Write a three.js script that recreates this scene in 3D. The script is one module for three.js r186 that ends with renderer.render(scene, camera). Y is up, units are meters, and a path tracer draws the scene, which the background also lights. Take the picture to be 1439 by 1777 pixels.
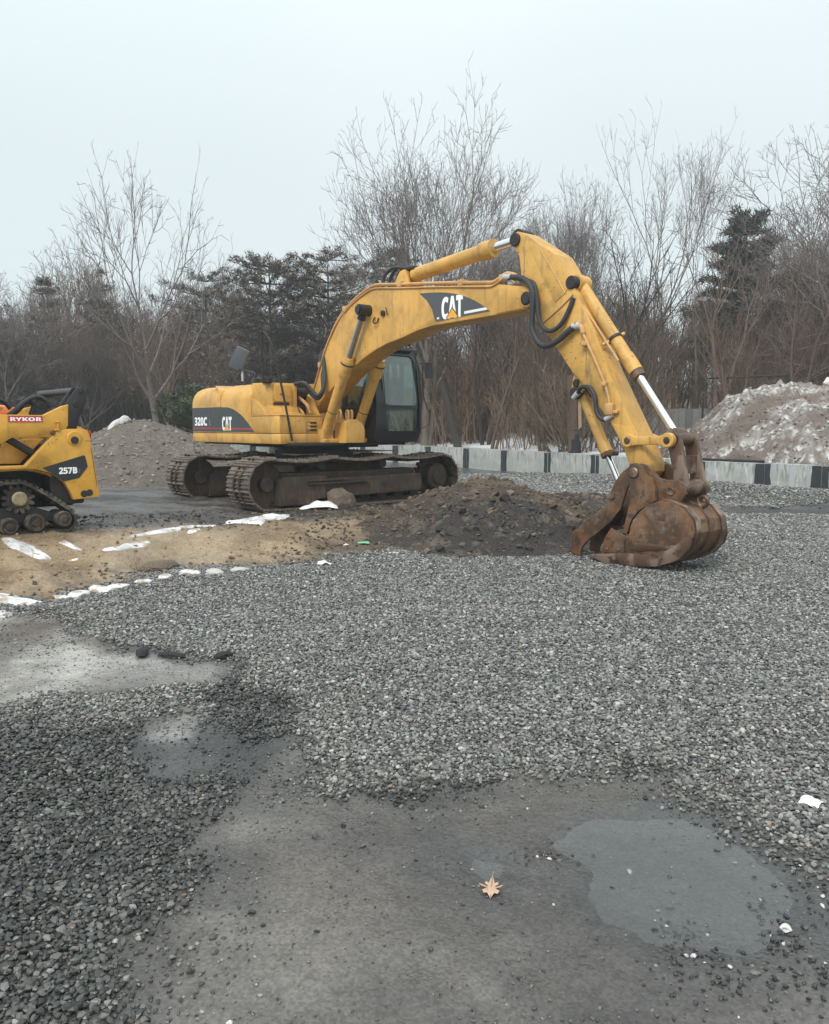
import * as THREE from 'three';
import { mergeGeometries, toCreasedNormals } from 'three/addons/utils/BufferGeometryUtils.js';
import { RoundedBoxGeometry } from 'three/addons/geometries/RoundedBoxGeometry.js';

// ---------------------------------------------------------------- camera, sky, sun, exposure
const scene = new THREE.Scene();
const EXPOSURE = 1.7;
const camera = new THREE.PerspectiveCamera(64.83, 829 / 1024, 0.05, 600);
camera.position.set(0, 1.6, 0);
camera.rotation.set(-Math.atan(148.5 / 1400), 0, 0);
const renderer = new THREE.WebGLRenderer({ antialias: true });
renderer.toneMapping = THREE.LinearToneMapping;
renderer.toneMappingExposure = EXPOSURE;
renderer.shadowMap.enabled = true;

// seeded random numbers and noise
function rng(seed) { let a = seed >>> 0; return () => { a = (a + 0x6D2B79F5) | 0; let t = Math.imul(a ^ (a >>> 15), 1 | a); t = (t + Math.imul(t ^ (t >>> 7), 61 | t)) ^ t; return ((t ^ (t >>> 14)) >>> 0) / 4294967296; }; }
const hash = (x, y, s = 0) => { let h = Math.imul(x | 0, 374761393) + Math.imul(y | 0, 668265263) + Math.imul(s | 0, 2147483647 - 77); h = Math.imul(h ^ (h >>> 13), 1274126177); return ((h ^ (h >>> 16)) >>> 0) / 4294967296; };
const sm = (a, b, x) => { const t = Math.min(1, Math.max(0, (x - a) / (b - a))); return t * t * (3 - 2 * t); };
const lerp = (a, b, t) => a + (b - a) * t;
const clamp = (x, a = 0, b = 1) => Math.min(b, Math.max(a, x));
function vnoise(x, y, s = 0, per = 0) {
  const xi = Math.floor(x), yi = Math.floor(y), fx = x - xi, fy = y - yi, u = fx * fx * (3 - 2 * fx), v = fy * fy * (3 - 2 * fy);
  const w = per ? (k) => ((k % per) + per) % per : (k) => k;
  const a = hash(w(xi), w(yi), s), b = hash(w(xi + 1), w(yi), s), c = hash(w(xi), w(yi + 1), s), d = hash(w(xi + 1), w(yi + 1), s);
  return lerp(lerp(a, b, u), lerp(c, d, u), v);
}
function fbm(x, y, oct = 4, s = 0, per = 0) { let a = 0, w = 0.5, t = 0, f = 1; for (let i = 0; i < oct; i++) { a += w * vnoise(x * f, y * f, s + i, per * f); t += w; w *= 0.5; f *= 2; } return a / t; }   // 0..1

{ // overcast sky: pale, a touch bluer to the left, a little brighter overhead
  const W = 512, Hh = 256, d = new Float32Array(W * Hh * 4);
  for (let j = 0; j < Hh; j++) for (let i = 0; i < W; i++) {
    const el = ((j + 0.5) / Hh - 0.5) * Math.PI, az = ((i + 0.5) / W - 0.5) * 2 * Math.PI;
    const s = Math.max(0, Math.sin(el));
    const side = 0.5 + 0.5 * Math.cos(az + Math.PI / 2 + 0.9);
    const n = fbm(Math.cos(az) * 2.2 + 7, Math.sin(az) * 2.2 + s * 3 + 5, 4, 3) - 0.5;
    const k = 1 - 0.1 * side * (1 - s) + 0.1 * n + 0.55 * sm(0.25, 1, s) - 0.05 * sm(0, 0.3, s);
    const blue = 0.35 + 0.6 * side - 0.5 * n;
    const o = 4 * (j * W + i), b = 1.0 / EXPOSURE;
    d[o] = b * k * (0.945 - 0.06 * blue); d[o + 1] = b * k * (1.0 + 0.004 * blue); d[o + 2] = b * k * (1.01 + 0.035 * blue); d[o + 3] = 1;
  }
  const sky = new THREE.DataTexture(d, W, Hh, THREE.RGBAFormat, THREE.FloatType);
  sky.mapping = THREE.EquirectangularReflectionMapping; sky.magFilter = sky.minFilter = THREE.LinearFilter; sky.wrapS = THREE.RepeatWrapping; sky.needsUpdate = true;
  scene.background = sky; scene.environment = sky;
}
const sun = new THREE.DirectionalLight(new THREE.Color(1, 0.965, 0.92), 1.5);
sun.position.set(-16, 34, 14); sun.target.position.set(0, 0, -14); sun.castShadow = true; sun.shadow.radius = 45;
Object.assign(sun.shadow.camera, { left: -40, right: 40, top: 40, bottom: -40, near: 1, far: 120 }); sun.shadow.mapSize.set(2048, 2048);
scene.add(sun, sun.target);
scene.fog = new THREE.FogExp2(0xdfe5e8, 0.0016);

// ---------------------------------------------------------------- naming
const counts = {};
function numbered(n) { const k = counts[n] = (counts[n] ?? -1) + 1; return k ? n + '_' + String(k).padStart(3, '0') : n; }
function tag(o, label, category, group, kind) { if (label) o.userData.label = label; if (category) o.userData.category = category; if (group) o.userData.group = group; if (kind) o.userData.kind = kind; return o; }
function thing(name, label, category, p = [0, 0, 0], turn = 0, group) { const o = new THREE.Group(); o.name = numbered(name); o.position.set(...p); o.rotation.y = turn; scene.add(o); return tag(o, label, category, group); }
function add(name, geo, m, parent = scene) { const o = new THREE.Mesh(geo, m); o.name = parent === scene ? numbered(name) : name; o.castShadow = o.receiveShadow = true; parent.add(o); return o; }

// ---------------------------------------------------------------- shapes
const V = (x, y, z) => new THREE.Vector3(x, y, z);
function fin(g, crease = 0.6) {   // creased normals and uv in metres from the dominant axis
  let q = g.index ? g.toNonIndexed() : g.clone();
  for (const k of Object.keys(q.attributes)) if (k !== 'position') q.deleteAttribute(k);
  q = toCreasedNormals(q, crease);
  const p = q.attributes.position, uv = new Float32Array(p.count * 2), a = V(), b = V(), c = V();
  for (let i = 0; i < p.count; i += 3) {
    a.fromBufferAttribute(p, i); b.fromBufferAttribute(p, i + 1).sub(a); c.fromBufferAttribute(p, i + 2).sub(a); b.cross(c);
    const x = Math.abs(b.x), y = Math.abs(b.y), z = Math.abs(b.z);
    for (let k = i; k < i + 3; k++) { const X = p.getX(k), Y = p.getY(k), Z = p.getZ(k); const [s, t] = x >= y && x >= z ? [Z, Y] : y >= z ? [X, Z] : [X, Y]; uv[2 * k] = s; uv[2 * k + 1] = t; }
  }
  q.setAttribute('uv', new THREE.BufferAttribute(uv, 2));
  return q;
}
function join(list, turn = 0, crease) { const g = list.length > 1 ? mergeGeometries(list.map((x) => fin(x, crease))) : fin(list[0], crease); if (turn) g.rotateY(turn); return g; }
const at = (g, x, y, z) => g.translate(x, y, z);
function box(x0, x1, y0, y1, z0, z1, r = 0) { const w = Math.abs(x1 - x0), h = Math.abs(y1 - y0), d = Math.abs(z1 - z0); const g = r ? new RoundedBoxGeometry(w, h, d, 2, Math.min(r, w / 2.01, h / 2.01, d / 2.01)) : new THREE.BoxGeometry(w, h, d); return g.translate((x0 + x1) / 2, (y0 + y1) / 2, (z0 + z1) / 2); }
function poly(pts, holes = []) { const s = new THREE.Shape(pts.map((p) => new THREE.Vector2(p[0], p[1]))); for (const h of holes) s.holes.push(new THREE.Path(h.map((p) => new THREE.Vector2(p[0], p[1])))); return s; }
function ext(pts, z0, z1, bev = 0, holes = []) {   // outline in x, y pushed from z0 to z1, edges bevelled
  const g = new THREE.ExtrudeGeometry(poly(pts, holes), { depth: z1 - z0 - 2 * bev, bevelEnabled: bev > 0, bevelThickness: bev, bevelSize: bev, bevelOffset: -bev, bevelSegments: 2, curveSegments: 8 });
  return g.translate(0, 0, z0 + bev);
}
function rod(a, b, r1, r2 = r1, seg = 18) { a = V(...a); b = V(...b); const d = b.clone().sub(a), L = d.length(); const g = new THREE.CylinderGeometry(r2, r1, L, seg); g.applyQuaternion(new THREE.Quaternion().setFromUnitVectors(V(0, 1, 0), d.normalize())); const m = a.add(b).multiplyScalar(0.5); return g.translate(m.x, m.y, m.z); }
function disc(x, y, z0, z1, r, seg = 24, bev = 0.008) { const pts = [[0.0001, 0], [r - bev, 0], [r, bev], [r, z1 - z0 - bev], [r - bev, z1 - z0], [0.0001, z1 - z0]].map((p) => new THREE.Vector2(...p)); return new THREE.LatheGeometry(pts, seg).rotateX(Math.PI / 2).translate(x, y, z0); }
function tube(pts, r, seg = 40, k = 8, tension = 0.5) { return new THREE.TubeGeometry(new THREE.CatmullRomCurve3(pts.map((p) => V(...p)), false, 'catmullrom', tension), seg, r, k); }
function lerpPt(a, b, t) { return a.map((x, i) => lerp(x, b[i], t)); }
function smoothLoop(pts, n = 3) { for (let k = 0; k < n; k++) { const o = []; for (let i = 0; i < pts.length; i++) { const a = pts[i], b = pts[(i + 1) % pts.length]; o.push(lerpPt(a, b, 0.25), lerpPt(a, b, 0.75)); } pts = o; } return pts; }
function rrect(x0, x1, y0, y1, r, n = 5) { const o = []; for (const [cx, cy, a0] of [[x1 - r, y1 - r, 0], [x0 + r, y1 - r, 90], [x0 + r, y0 + r, 180], [x1 - r, y0 + r, 270]]) for (let i = 0; i <= n; i++) { const a = (a0 + 90 * i / n) * Math.PI / 180; o.push([cx + r * Math.cos(a), cy + r * Math.sin(a)]); } return o; }
function grid(xs, zs, f, color) {   // height field over lines xs (x) and zs (metres ahead); f(x, Z) -> y
  const nx = xs.length, nz = zs.length, P = new Float32Array(nx * nz * 3), U = new Float32Array(nx * nz * 2), C = color ? new Float32Array(nx * nz * 3) : null, I = new Uint32Array((nx - 1) * (nz - 1) * 6);
  let o = 0, q = 0;
  for (let j = 0; j < nz; j++) for (let i = 0; i < nx; i++) { const x = xs[i], Z = zs[j], y = f(x, Z); P[3 * o] = x; P[3 * o + 1] = y; P[3 * o + 2] = -Z; U[2 * o] = x; U[2 * o + 1] = Z; if (C) C.set(color(x, Z, y), 3 * o); o++; }
  for (let j = 0; j < nz - 1; j++) for (let i = 0; i < nx - 1; i++) { const a = j * nx + i, b = a + 1, c = a + nx, d = c + 1; I[q++] = a; I[q++] = b; I[q++] = c; I[q++] = b; I[q++] = d; I[q++] = c; }
  const g = new THREE.BufferGeometry(); g.setAttribute('position', new THREE.BufferAttribute(P, 3)); g.setAttribute('uv', new THREE.BufferAttribute(U, 2)); if (C) g.setAttribute('color', new THREE.BufferAttribute(C, 3));
  g.setIndex(new THREE.BufferAttribute(I, 1)); g.computeVertexNormals(); return g;
}
function lines(...spans) { const o = [spans[0][0]]; for (const [a, b, s, grow = 1] of spans) { let x = a, st = s; while (x < b - st * 0.5) { x = Math.min(b, x + st); o.push(x); st *= grow; } if (o[o.length - 1] < b) o.push(b); } return o; }

// ---------------------------------------------------------------- textures and materials
function tex(size, fn, srgb = true, rx = 1, ry = rx) {   // fn(u, v) -> [r, g, b] 0..255 or a number
  const d = new Uint8Array(size * size * 4);
  for (let j = 0; j < size; j++) for (let i = 0; i < size; i++) { let c = fn((i + 0.5) / size, (j + 0.5) / size); if (typeof c === 'number') c = [c, c, c]; const o = 4 * (j * size + i); d[o] = clamp(c[0], 0, 255); d[o + 1] = clamp(c[1], 0, 255); d[o + 2] = clamp(c[2], 0, 255); d[o + 3] = 255; }
  const t = new THREE.DataTexture(d, size, size); t.wrapS = t.wrapT = THREE.RepeatWrapping; t.magFilter = t.minFilter = THREE.LinearFilter; t.repeat.set(rx, ry); if (srgb) t.colorSpace = THREE.SRGBColorSpace; t.needsUpdate = true; return t;
}
const mixc = (a, b, t) => a.map((x, i) => lerp(x, b[i], t));
const std = (o) => new THREE.MeshStandardMaterial(o);
const PN = (u, v, f, o, s) => fbm(u * f, v * f, o, s, f);
const M = {};
function paintTex(base, dirt, amount) {
  return tex(512, (u, v) => {
    let c = mixc(base, base.map((x) => x * 0.86), sm(0.35, 0.75, PN(u, v, 6, 4, 11)));
    const streak = sm(0.56, 0.8, fbm(u * 40, v * 4, 3, 21, 0)) * sm(0.3, 0.7, PN(u, v, 4, 3, 33));
    c = mixc(c, dirt, amount * (0.36 * streak + 0.3 * sm(0.5, 0.9, PN(u, v, 16, 4, 44))));
    const chip = sm(0.8, 0.84, PN(u, v, 96, 2, 55)) * sm(0.52, 0.66, PN(u, v, 8, 3, 66));
    return mixc(c, [88, 62, 40], chip * 0.65);
  }, true, 0.5);
}
const grainBump = tex(256, (u, v) => 255 * PN(u, v, 32, 4, 71), false, 1.2);
const lumpBump = tex(512, (u, v) => 255 * (0.6 * PN(u, v, 12, 5, 72) + 0.4 * PN(u, v, 64, 3, 73)), false, 1);
M.paint = std({ map: paintTex([210, 161, 80], [140, 112, 74], 1.1), roughness: 0.46, bumpMap: grainBump, bumpScale: 0.0012 });
M.paintWorn = std({ map: paintTex([206, 160, 82], [126, 102, 74], 1.5), roughness: 0.55, bumpMap: grainBump, bumpScale: 0.002 });
M.loaderPaint = std({ map: paintTex([210, 157, 58], [142, 112, 66], 0.9), roughness: 0.5, bumpMap: grainBump, bumpScale: 0.0012 });
M.rust = std({ map: tex(512, (u, v) => {
  let c = mixc([76, 56, 41], [112, 77, 48], sm(0.38, 0.7, PN(u, v, 5, 5, 81)));
  c = mixc(c, [124, 106, 90], 0.7 * sm(0.42, 0.74, PN(u, v, 7, 5, 82)));
  c = mixc(c, [60, 45, 35], 0.7 * sm(0.5, 0.76, PN(u, v, 14, 4, 83)));
  return mixc(c, [150, 110, 68], 0.35 * sm(0.64, 0.76, PN(u, v, 24, 3, 84)));
}, true, 1), roughness: 0.62, metalness: 0.1, bumpMap: lumpBump, bumpScale: 0.006 });
M.wornSteel = std({ map: tex(512, (u, v) => mixc(mixc([96, 74, 60], [140, 120, 106], sm(0.4, 0.65, PN(u, v, 6, 4, 91))), [70, 50, 38], 0.8 * sm(0.55, 0.7, PN(u, v, 10, 4, 92))), true, 1), roughness: 0.42, metalness: 0.45, bumpMap: lumpBump, bumpScale: 0.004 });
M.muddy = std({ map: tex(512, (u, v) => { let c = mixc([42, 35, 30], [66, 55, 46], PN(u, v, 8, 4, 101)); c = mixc(c, [112, 94, 76], 0.55 * sm(0.38, 0.75, 0.6 * PN(u, v, 4, 5, 102) + 0.4 * fbm(u * 50, v * 5, 3, 104, 0))); return mixc(c, [96, 58, 38], 0.5 * sm(0.6, 0.72, PN(u, v, 12, 3, 103))); }, true, 1), roughness: 0.85, bumpMap: lumpBump, bumpScale: 0.008 });
M.shoe = std({ map: tex(256, (u, v) => mixc(mixc([88, 77, 68], [136, 124, 113], PN(u, v, 10, 4, 111)), [62, 52, 44], 0.7 * sm(0.52, 0.66, PN(u, v, 7, 4, 112))), true, 1.4), roughness: 0.5, metalness: 0.35, bumpMap: lumpBump, bumpScale: 0.004 });
M.black = std({ color: new THREE.Color().setRGB(0.018, 0.018, 0.02), roughness: 0.42, bumpMap: grainBump, bumpScale: 0.0008 });
M.rubber = std({ color: new THREE.Color().setRGB(0.03, 0.03, 0.031), roughness: 0.62, bumpMap: grainBump, bumpScale: 0.001 });
M.mudRubber = std({ map: tex(256, (u, v) => mixc([52, 48, 44], [104, 95, 82], sm(0.45, 0.7, PN(u, v, 9, 4, 121))), true, 1), roughness: 0.85, bumpMap: lumpBump, bumpScale: 0.006 });
M.darkMetal = std({ color: new THREE.Color().setRGB(0.03, 0.028, 0.026), roughness: 0.6, metalness: 0.3, bumpMap: lumpBump, bumpScale: 0.002 });
M.chrome = std({ color: new THREE.Color().setRGB(0.86, 0.87, 0.88), roughness: 0.16, metalness: 1 });
M.dullChrome = std({ color: new THREE.Color().setRGB(0.34, 0.33, 0.33), roughness: 0.3, metalness: 0.9 });
M.pipe = std({ map: paintTex([200, 156, 100], [140, 104, 72], 1), roughness: 0.5 });
M.grey = std({ color: new THREE.Color().setRGB(0.42, 0.43, 0.45), roughness: 0.5 });
M.white = std({ color: new THREE.Color().setRGB(0.75, 0.75, 0.74), roughness: 0.7 });
M.glass = new THREE.MeshPhysicalMaterial({ color: new THREE.Color().setRGB(0.74, 0.86, 0.83), transmission: 1, thickness: 0, roughness: 0.03, ior: 1.75 });
M.orange = std({ color: new THREE.Color().setRGB(0.72, 0.17, 0.04), roughness: 0.4 });
M.lens = std({ color: new THREE.Color().setRGB(0.4, 0.02, 0.02), roughness: 0.25 });
function decal(w, h, draw) { const c = document.createElement('canvas'); c.width = w; c.height = h; const x = c.getContext('2d'); draw(x, w, h); const t = new THREE.CanvasTexture(c); t.colorSpace = THREE.SRGBColorSpace; t.magFilter = t.minFilter = THREE.LinearFilter; return std({ map: t, roughness: 0.45 }); }
function sheet(pts, z, th = 0.003) {   // flat print: outline in x, y, uv over its bounding box
  const g0 = new THREE.ExtrudeGeometry(poly(pts), { depth: th, bevelEnabled: false }).translate(0, 0, z), g = g0.toNonIndexed(), p = g.attributes.position;
  const xs = pts.map((q) => q[0]), ys = pts.map((q) => q[1]), x0 = Math.min(...xs), x1 = Math.max(...xs), y0 = Math.min(...ys), y1 = Math.max(...ys), uv = new Float32Array(p.count * 2);
  for (let i = 0; i < p.count; i++) { uv[2 * i] = (p.getX(i) - x0) / (x1 - x0); uv[2 * i + 1] = (p.getY(i) - y0) / (y1 - y0); }
  g.setAttribute('uv', new THREE.BufferAttribute(uv, 2)); g.computeVertexNormals(); return g;
}
function text(x, s, cx, cy, w, h, fill) {   // bold letters squeezed into a box centred at cx, cy
  x.save(); x.font = 'bold 100px sans-serif'; x.textAlign = 'left'; x.textBaseline = 'alphabetic'; const m = x.measureText(s); x.translate(cx - w / 2, cy + h / 2); x.scale(w / m.width, h / 73); x.fillStyle = fill; x.strokeStyle = fill; x.lineWidth = 5; x.fillText(s, 0, 0); x.strokeText(s, 0, 0); x.restore();
}

// ================================================================ GROUND
// plan outlines in metres: x to the right, Z ahead of the camera
const A = [[-5.2, 7.0], [-3.62, 6.9], [-2.88, 6.6], [-2.17, 5.7], [-1.18, 5.38], [-1.2, 4.9], [-1.99, 4.75], [-2.4, 4.45], [-4.2, 4.2]];
const B = [[-1.5, 4.14], [-1.29, 4.5], [-0.99, 4.2], [-0.93, 3.67], [-1.12, 3.35], [-1.32, 3.72]];
const DK = [[-1.33, 4.7], [-1.08, 4.9], [-0.78, 4.65], [-0.72, 3.95], [-0.93, 3.78], [-1.12, 4.3]];
const CC = [[-0.66, 4.06], [-0.41, 3.45], [0.08, 3.36], [0.61, 3.56], [0.99, 3.63], [1.2, 3.62], [1.18, 3.2], [1.36, 2.92], [1.75, 2.72], [3, 2.4], [3, 0.4], [-0.55, 0.4], [-0.81, 1.9], [-0.8, 2.46], [-0.86, 2.81], [-0.95, 3.26], [-0.9, 3.9]];
const D = [[0.52, 3.05], [0.72, 3.25], [1.02, 3.33], [1.27, 3.22], [1.42, 3.02], [1.45, 2.75], [1.36, 2.42], [1.07, 2.27], [0.72, 2.33], [0.5, 2.6]];
const D2 = [[0.02, 3.05], [0.14, 3.12], [0.26, 3.0], [0.42, 2.95], [0.45, 2.75], [0.3, 2.55], [0.16, 2.62], [0.1, 2.85]];
const DARK_STRIP = [[6.3, 16.0], [8.3, 15.7], [9.5, 15.2], [9.5, 14.5], [7.4, 14.7], [6.0, 14.9]];  // strip before the right wall: slightly sunk, cleared of stones, coloured darker
function sd(P, x, z) {   // signed distance, positive inside
  let d = 1e9, ins = false;
  for (let i = 0, j = P.length - 1; i < P.length; j = i++) {
    const [xi, zi] = P[i], [xj, zj] = P[j], ex = xj - xi, ez = zj - zi, t = clamp(((x - xi) * ex + (z - zi) * ez) / (ex * ex + ez * ez)), dx = x - xi - ex * t, dz = z - zi - ez * t;
    d = Math.min(d, dx * dx + dz * dz);
    if ((zi > z) !== (zj > z) && x < (ex * (z - zi)) / ez + xi) ins = !ins;
  }
  return (ins ? 1 : -1) * Math.sqrt(d);
}
const TOE = [[-22, 2], [-9, 4.6], [-5.2, 6.5], [-3.8, 7.2], [-3.49, 7.5], [-3.1, 8.25], [-2.51, 8.85], [-1.73, 8.95], [-1.23, 9.45], [-0.3, 10.3], [0.6, 10.6], [1.5, 11.5], [2.2, 13.5], [2.6, 16], [2.2, 19], [0, 22], [-3, 27], [-6, 33], [-12, 38], [-22, 42]];
const wig = (x, z, a = 0.16) => a * (fbm(x * 2.1, z * 2.1, 3, 5) - 0.5) * 2;
function padH(x, z) {
  const d = sd(TOE, x, z) + wig(x, z, 0.3);
  if (d < -0.4) return -0.12;
  const top = 0.25 + 0.11 * sm(-2, -5, x);
  let h = top * sm(-0.1, 2.1, d) - 0.12 * sm(0.05, -0.4, d);
  h += (fbm(x * 2.3, z * 2.3, 5, 8) - 0.5) * 0.13 * sm(0, 0.5, d) * (z > 12 && x < 1 ? 0.7 : 1) + (fbm(x * 9, z * 9, 3, 9) - 0.5) * 0.035 * sm(0, 0.4, d);
  const hole = Math.hypot((x + 2.92) / 0.4, (z - 9.05) / 0.3); h -= 0.11 * sm(1, 0.3, hole);
  return h;
}
function moundRaw(x, z) {   // the loose heap in front of the bucket end of the tracks
  const lobe = (cx, cz, rx, rz, hh, p = 1.5) => { const r = Math.hypot((x - cx) / rx, (z - cz) / rz); return r < 1 ? hh * (1 - r) ** p * (1 + p * r) : 0; };
  const n = fbm(x * 1.7, z * 1.7, 4, 15) - 0.5;
  let h = Math.max(lobe(1.2 + n * 0.3, 12.0, 1.75, 2.3, 0.74, 1.25), lobe(2.0, 12.6, 1.6, 2.3, 0.5, 1.2), lobe(-0.1, 11.8, 1.3, 1.6, 0.1), lobe(2.9, 15.8, 2.6, 1.9, 0.28), lobe(1.4, 15.2, 1.5, 1.4, 0.3), lobe(1.0, 10.6, 1.4, 1.0, 0.16));
  return h;
}
function moundH(x, z) {
  const r = moundRaw(x, z); if (r <= 0.002) return -0.3;
  return Math.max(0, padH(x, z)) * 0.8 + r + sm(0.02, 0.3, r) * ((fbm(x * 3, z * 3, 4, 18) - 0.5) * 0.24 + (fbm(x * 12, z * 12, 3, 19) - 0.5) * 0.09) - 0.02;
}
const JOINTS = [[10.6, 15.3], [9.55, 16.25], [8.73, 17.35], [8.0, 18.5], [6.99, 19.9], [6.2, 21.9], [5.37, 24.0], [4.33, 26.3], [3.21, 28.9], [1.99, 31.2], [0.57, 33.8], [-0.84, 36.0], [-2.4, 37.7], [-3.9, 39.2], [-5.4, 40.3], [-6.9, 41.2], [-8.4, 42], [-9.9, 42.7], [-11.4, 43.3]];
function wallDist(x, z) { let d = 1e9; for (let i = 0; i < JOINTS.length - 1; i++) { const [xi, zi] = JOINTS[i], [xj, zj] = JOINTS[i + 1], ex = xj - xi, ez = zj - zi, t = clamp(((x - xi) * ex + (z - zi) * ez) / (ex * ex + ez * ez)); d = Math.min(d, Math.hypot(x - xi - ex * t, z - zi - ez * t)); } return d; }
const wallZ = (x) => { if (x >= JOINTS[0][0]) return JOINTS[0][1] - (x - JOINTS[0][0]) * 0.7; for (let i = 1; i < JOINTS.length; i++) if (x >= JOINTS[i][0]) { const [xa, za] = JOINTS[i], [xb, zb] = JOINTS[i - 1]; return lerp(za, zb, (x - xa) / (xb - xa)); } return 43.3 + (-11.4 - x) * 0.15; };
function gH(x, z) {
  let h = (fbm(x * 0.9, z * 0.9, 3, 31) - 0.5) * 0.05;
  if (z < 9 && Math.abs(x) < 6) {
    const w = wig(x, z, 0.1), c = Math.max(sd(CC, x, z), sd(A, x, z), sd(B, x, z), sd(DK, x, z)) + w;
    h = lerp(h, (fbm(x * 1.4, z * 1.4, 3, 32) - 0.5) * 0.018 - 0.018, sm(-0.12, 0.1, c));
    const p = Math.max(sd(D, x, z), sd(D2, x, z) - 0.02, -9) + w * 0.8;
    h -= 0.02 * sm(-0.05, 0.18, p);
    h += (fbm(x * 14, z * 14, 3, 33) - 0.5) * 0.009 + (fbm(x * 4, z * 4, 4, 34) - 0.5) * 0.022;
  }
  if (x > 2 && z > 12) h += 0.27 * sm(2.1, 0.5, wallDist(x, z)) * sm(3, 6.5, x) - 0.05 * sm(-0.3, 0.3, sd(DARK_STRIP, x, z));
  return h;
}
function bare(x, z) {   // 1 where the gravel is worn away to mud, and along the dark strip
  if (z > 9 || Math.abs(x) > 6) return z > 13 && x > 5 ? sm(-0.3, 0.1, sd(DARK_STRIP, x, z) + wig(x, z, 0.3)) : 0;
  const w = wig(x, z, 0.2) + wig(x * 3.1, z * 3.1, 0.09);
  return sm(-0.2, 0.24, Math.max(sd(CC, x, z), sd(A, x, z), sd(B, x, z)) + w + 0.16 * (fbm(x * 7, z * 7, 2, 46) - 0.5));
}
const SM = [[-0.24, 3.05, 0.16, 0.3], [0.02, 2.85, 0.1, 0.25], [0.3, 2.2, 0.18, 0.12], [0.1, 3.35, 0.35, 0.1], [1.05, 3.5, 0.15, 0.25], [-0.62, 2.7, 0.18, 0.3], [0.5, 2.0, 0.3, 0.12], [1.35, 2.3, 0.2, 0.4], [-0.9, 2.2, 0.3, 0.5]];
const smear = (x, z) => { let m = 0; for (const [cx, cz, rx, rz] of SM) { const d = Math.hypot((x - cx) / rx, (z - cz) / rz) + 1.2 * (fbm(x * 5, z * 5, 3, 47) - 0.5); m = Math.max(m, sm(1.15, 0.35, d)); } return m; };
const edgeWet = (x, z) => { const b = bare(x, z); return z < 6 ? 4 * b * (1 - b) : 0; };
const darkTone = (x, z) => clamp(0.55 * (Math.abs(x) < 3 && z < 5 ? smear(x, z) : 0) + 0.6 * edgeWet(x, z) * sm(0.35, 0.6, fbm(x * 1.3, z * 1.3, 3, 48)) + sm(-0.15, 0.15, sd(DK, x, z) + wig(x, z, 0.25)) + 0.9 * sm(0.55, 0.72, fbm(x * 1.1 + 4, z * 0.8, 3, 41)) * sm(5.5, 3.5, z) + 1.2 * sm(-0.3, 0.1, sd(DARK_STRIP, x, z)));  // darker ground colour: smears, wet gravel edges, patches and the strip by the wall
const detail = tex(512, (u, v) => { const n = PN(u, v, 16, 5, 131), f = PN(u, v, 96, 2, 132); const k = 214 + 44 * (n - 0.5) + 85 * (f - 0.5); return [k, k - 1, k - 2]; }, true, 1.1);
const wetRough = tex(512, (u, v) => 255 * clamp(0.45 + 0.9 * (PN(u, v, 5, 5, 133) - 0.45)), false, 0.7);
const soilBump = tex(512, (u, v) => 255 * (0.5 * PN(u, v, 10, 5, 134) + 0.3 * PN(u, v, 40, 4, 135) + 0.2 * PN(u, v, 120, 2, 136)), false, 1.05);
M.ground = std({ vertexColors: true, map: detail, roughnessMap: wetRough, roughness: 0.72, bumpMap: soilBump, bumpScale: 0.009 });
{
  const xs = [...lines([14.4, 130, 0.4, 1.2]).map((x) => -x).reverse(), ...lines([-14, -5, 0.22], [-5, 5, 0.045], [5, 14, 0.22], [14, 130, 0.4, 1.2])];
  const zs = lines([0.3, 8.5, 0.045], [8.5, 26, 0.14], [26, 160, 0.4, 1.12]);
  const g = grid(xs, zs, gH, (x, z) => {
    const b = bare(x, z), s = darkTone(x, z), n = fbm(x * 1.6, z * 1.6, 4, 43), n2 = fbm(x * 0.8 + 9, z * 2.2, 3, 44);
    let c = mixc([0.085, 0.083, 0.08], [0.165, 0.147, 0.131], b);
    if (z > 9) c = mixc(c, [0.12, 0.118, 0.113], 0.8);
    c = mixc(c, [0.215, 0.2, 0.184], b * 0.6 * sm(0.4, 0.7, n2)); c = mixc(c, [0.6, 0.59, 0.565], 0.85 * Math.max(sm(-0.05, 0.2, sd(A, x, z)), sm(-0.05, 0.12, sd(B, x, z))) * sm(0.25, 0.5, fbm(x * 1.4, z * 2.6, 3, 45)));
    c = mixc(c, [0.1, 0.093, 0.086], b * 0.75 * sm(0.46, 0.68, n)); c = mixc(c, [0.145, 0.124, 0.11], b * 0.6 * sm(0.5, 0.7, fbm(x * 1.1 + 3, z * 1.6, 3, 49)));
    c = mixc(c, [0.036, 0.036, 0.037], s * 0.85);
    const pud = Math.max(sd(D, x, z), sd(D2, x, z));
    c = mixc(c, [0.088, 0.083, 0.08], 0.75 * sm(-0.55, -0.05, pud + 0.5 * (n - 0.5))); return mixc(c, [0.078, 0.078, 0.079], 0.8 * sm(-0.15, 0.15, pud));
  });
  tag(add('gravel_ground', g, M.ground), 'flat grey gravel yard with worn muddy patches', 'ground', null, 'structure');
}
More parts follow.
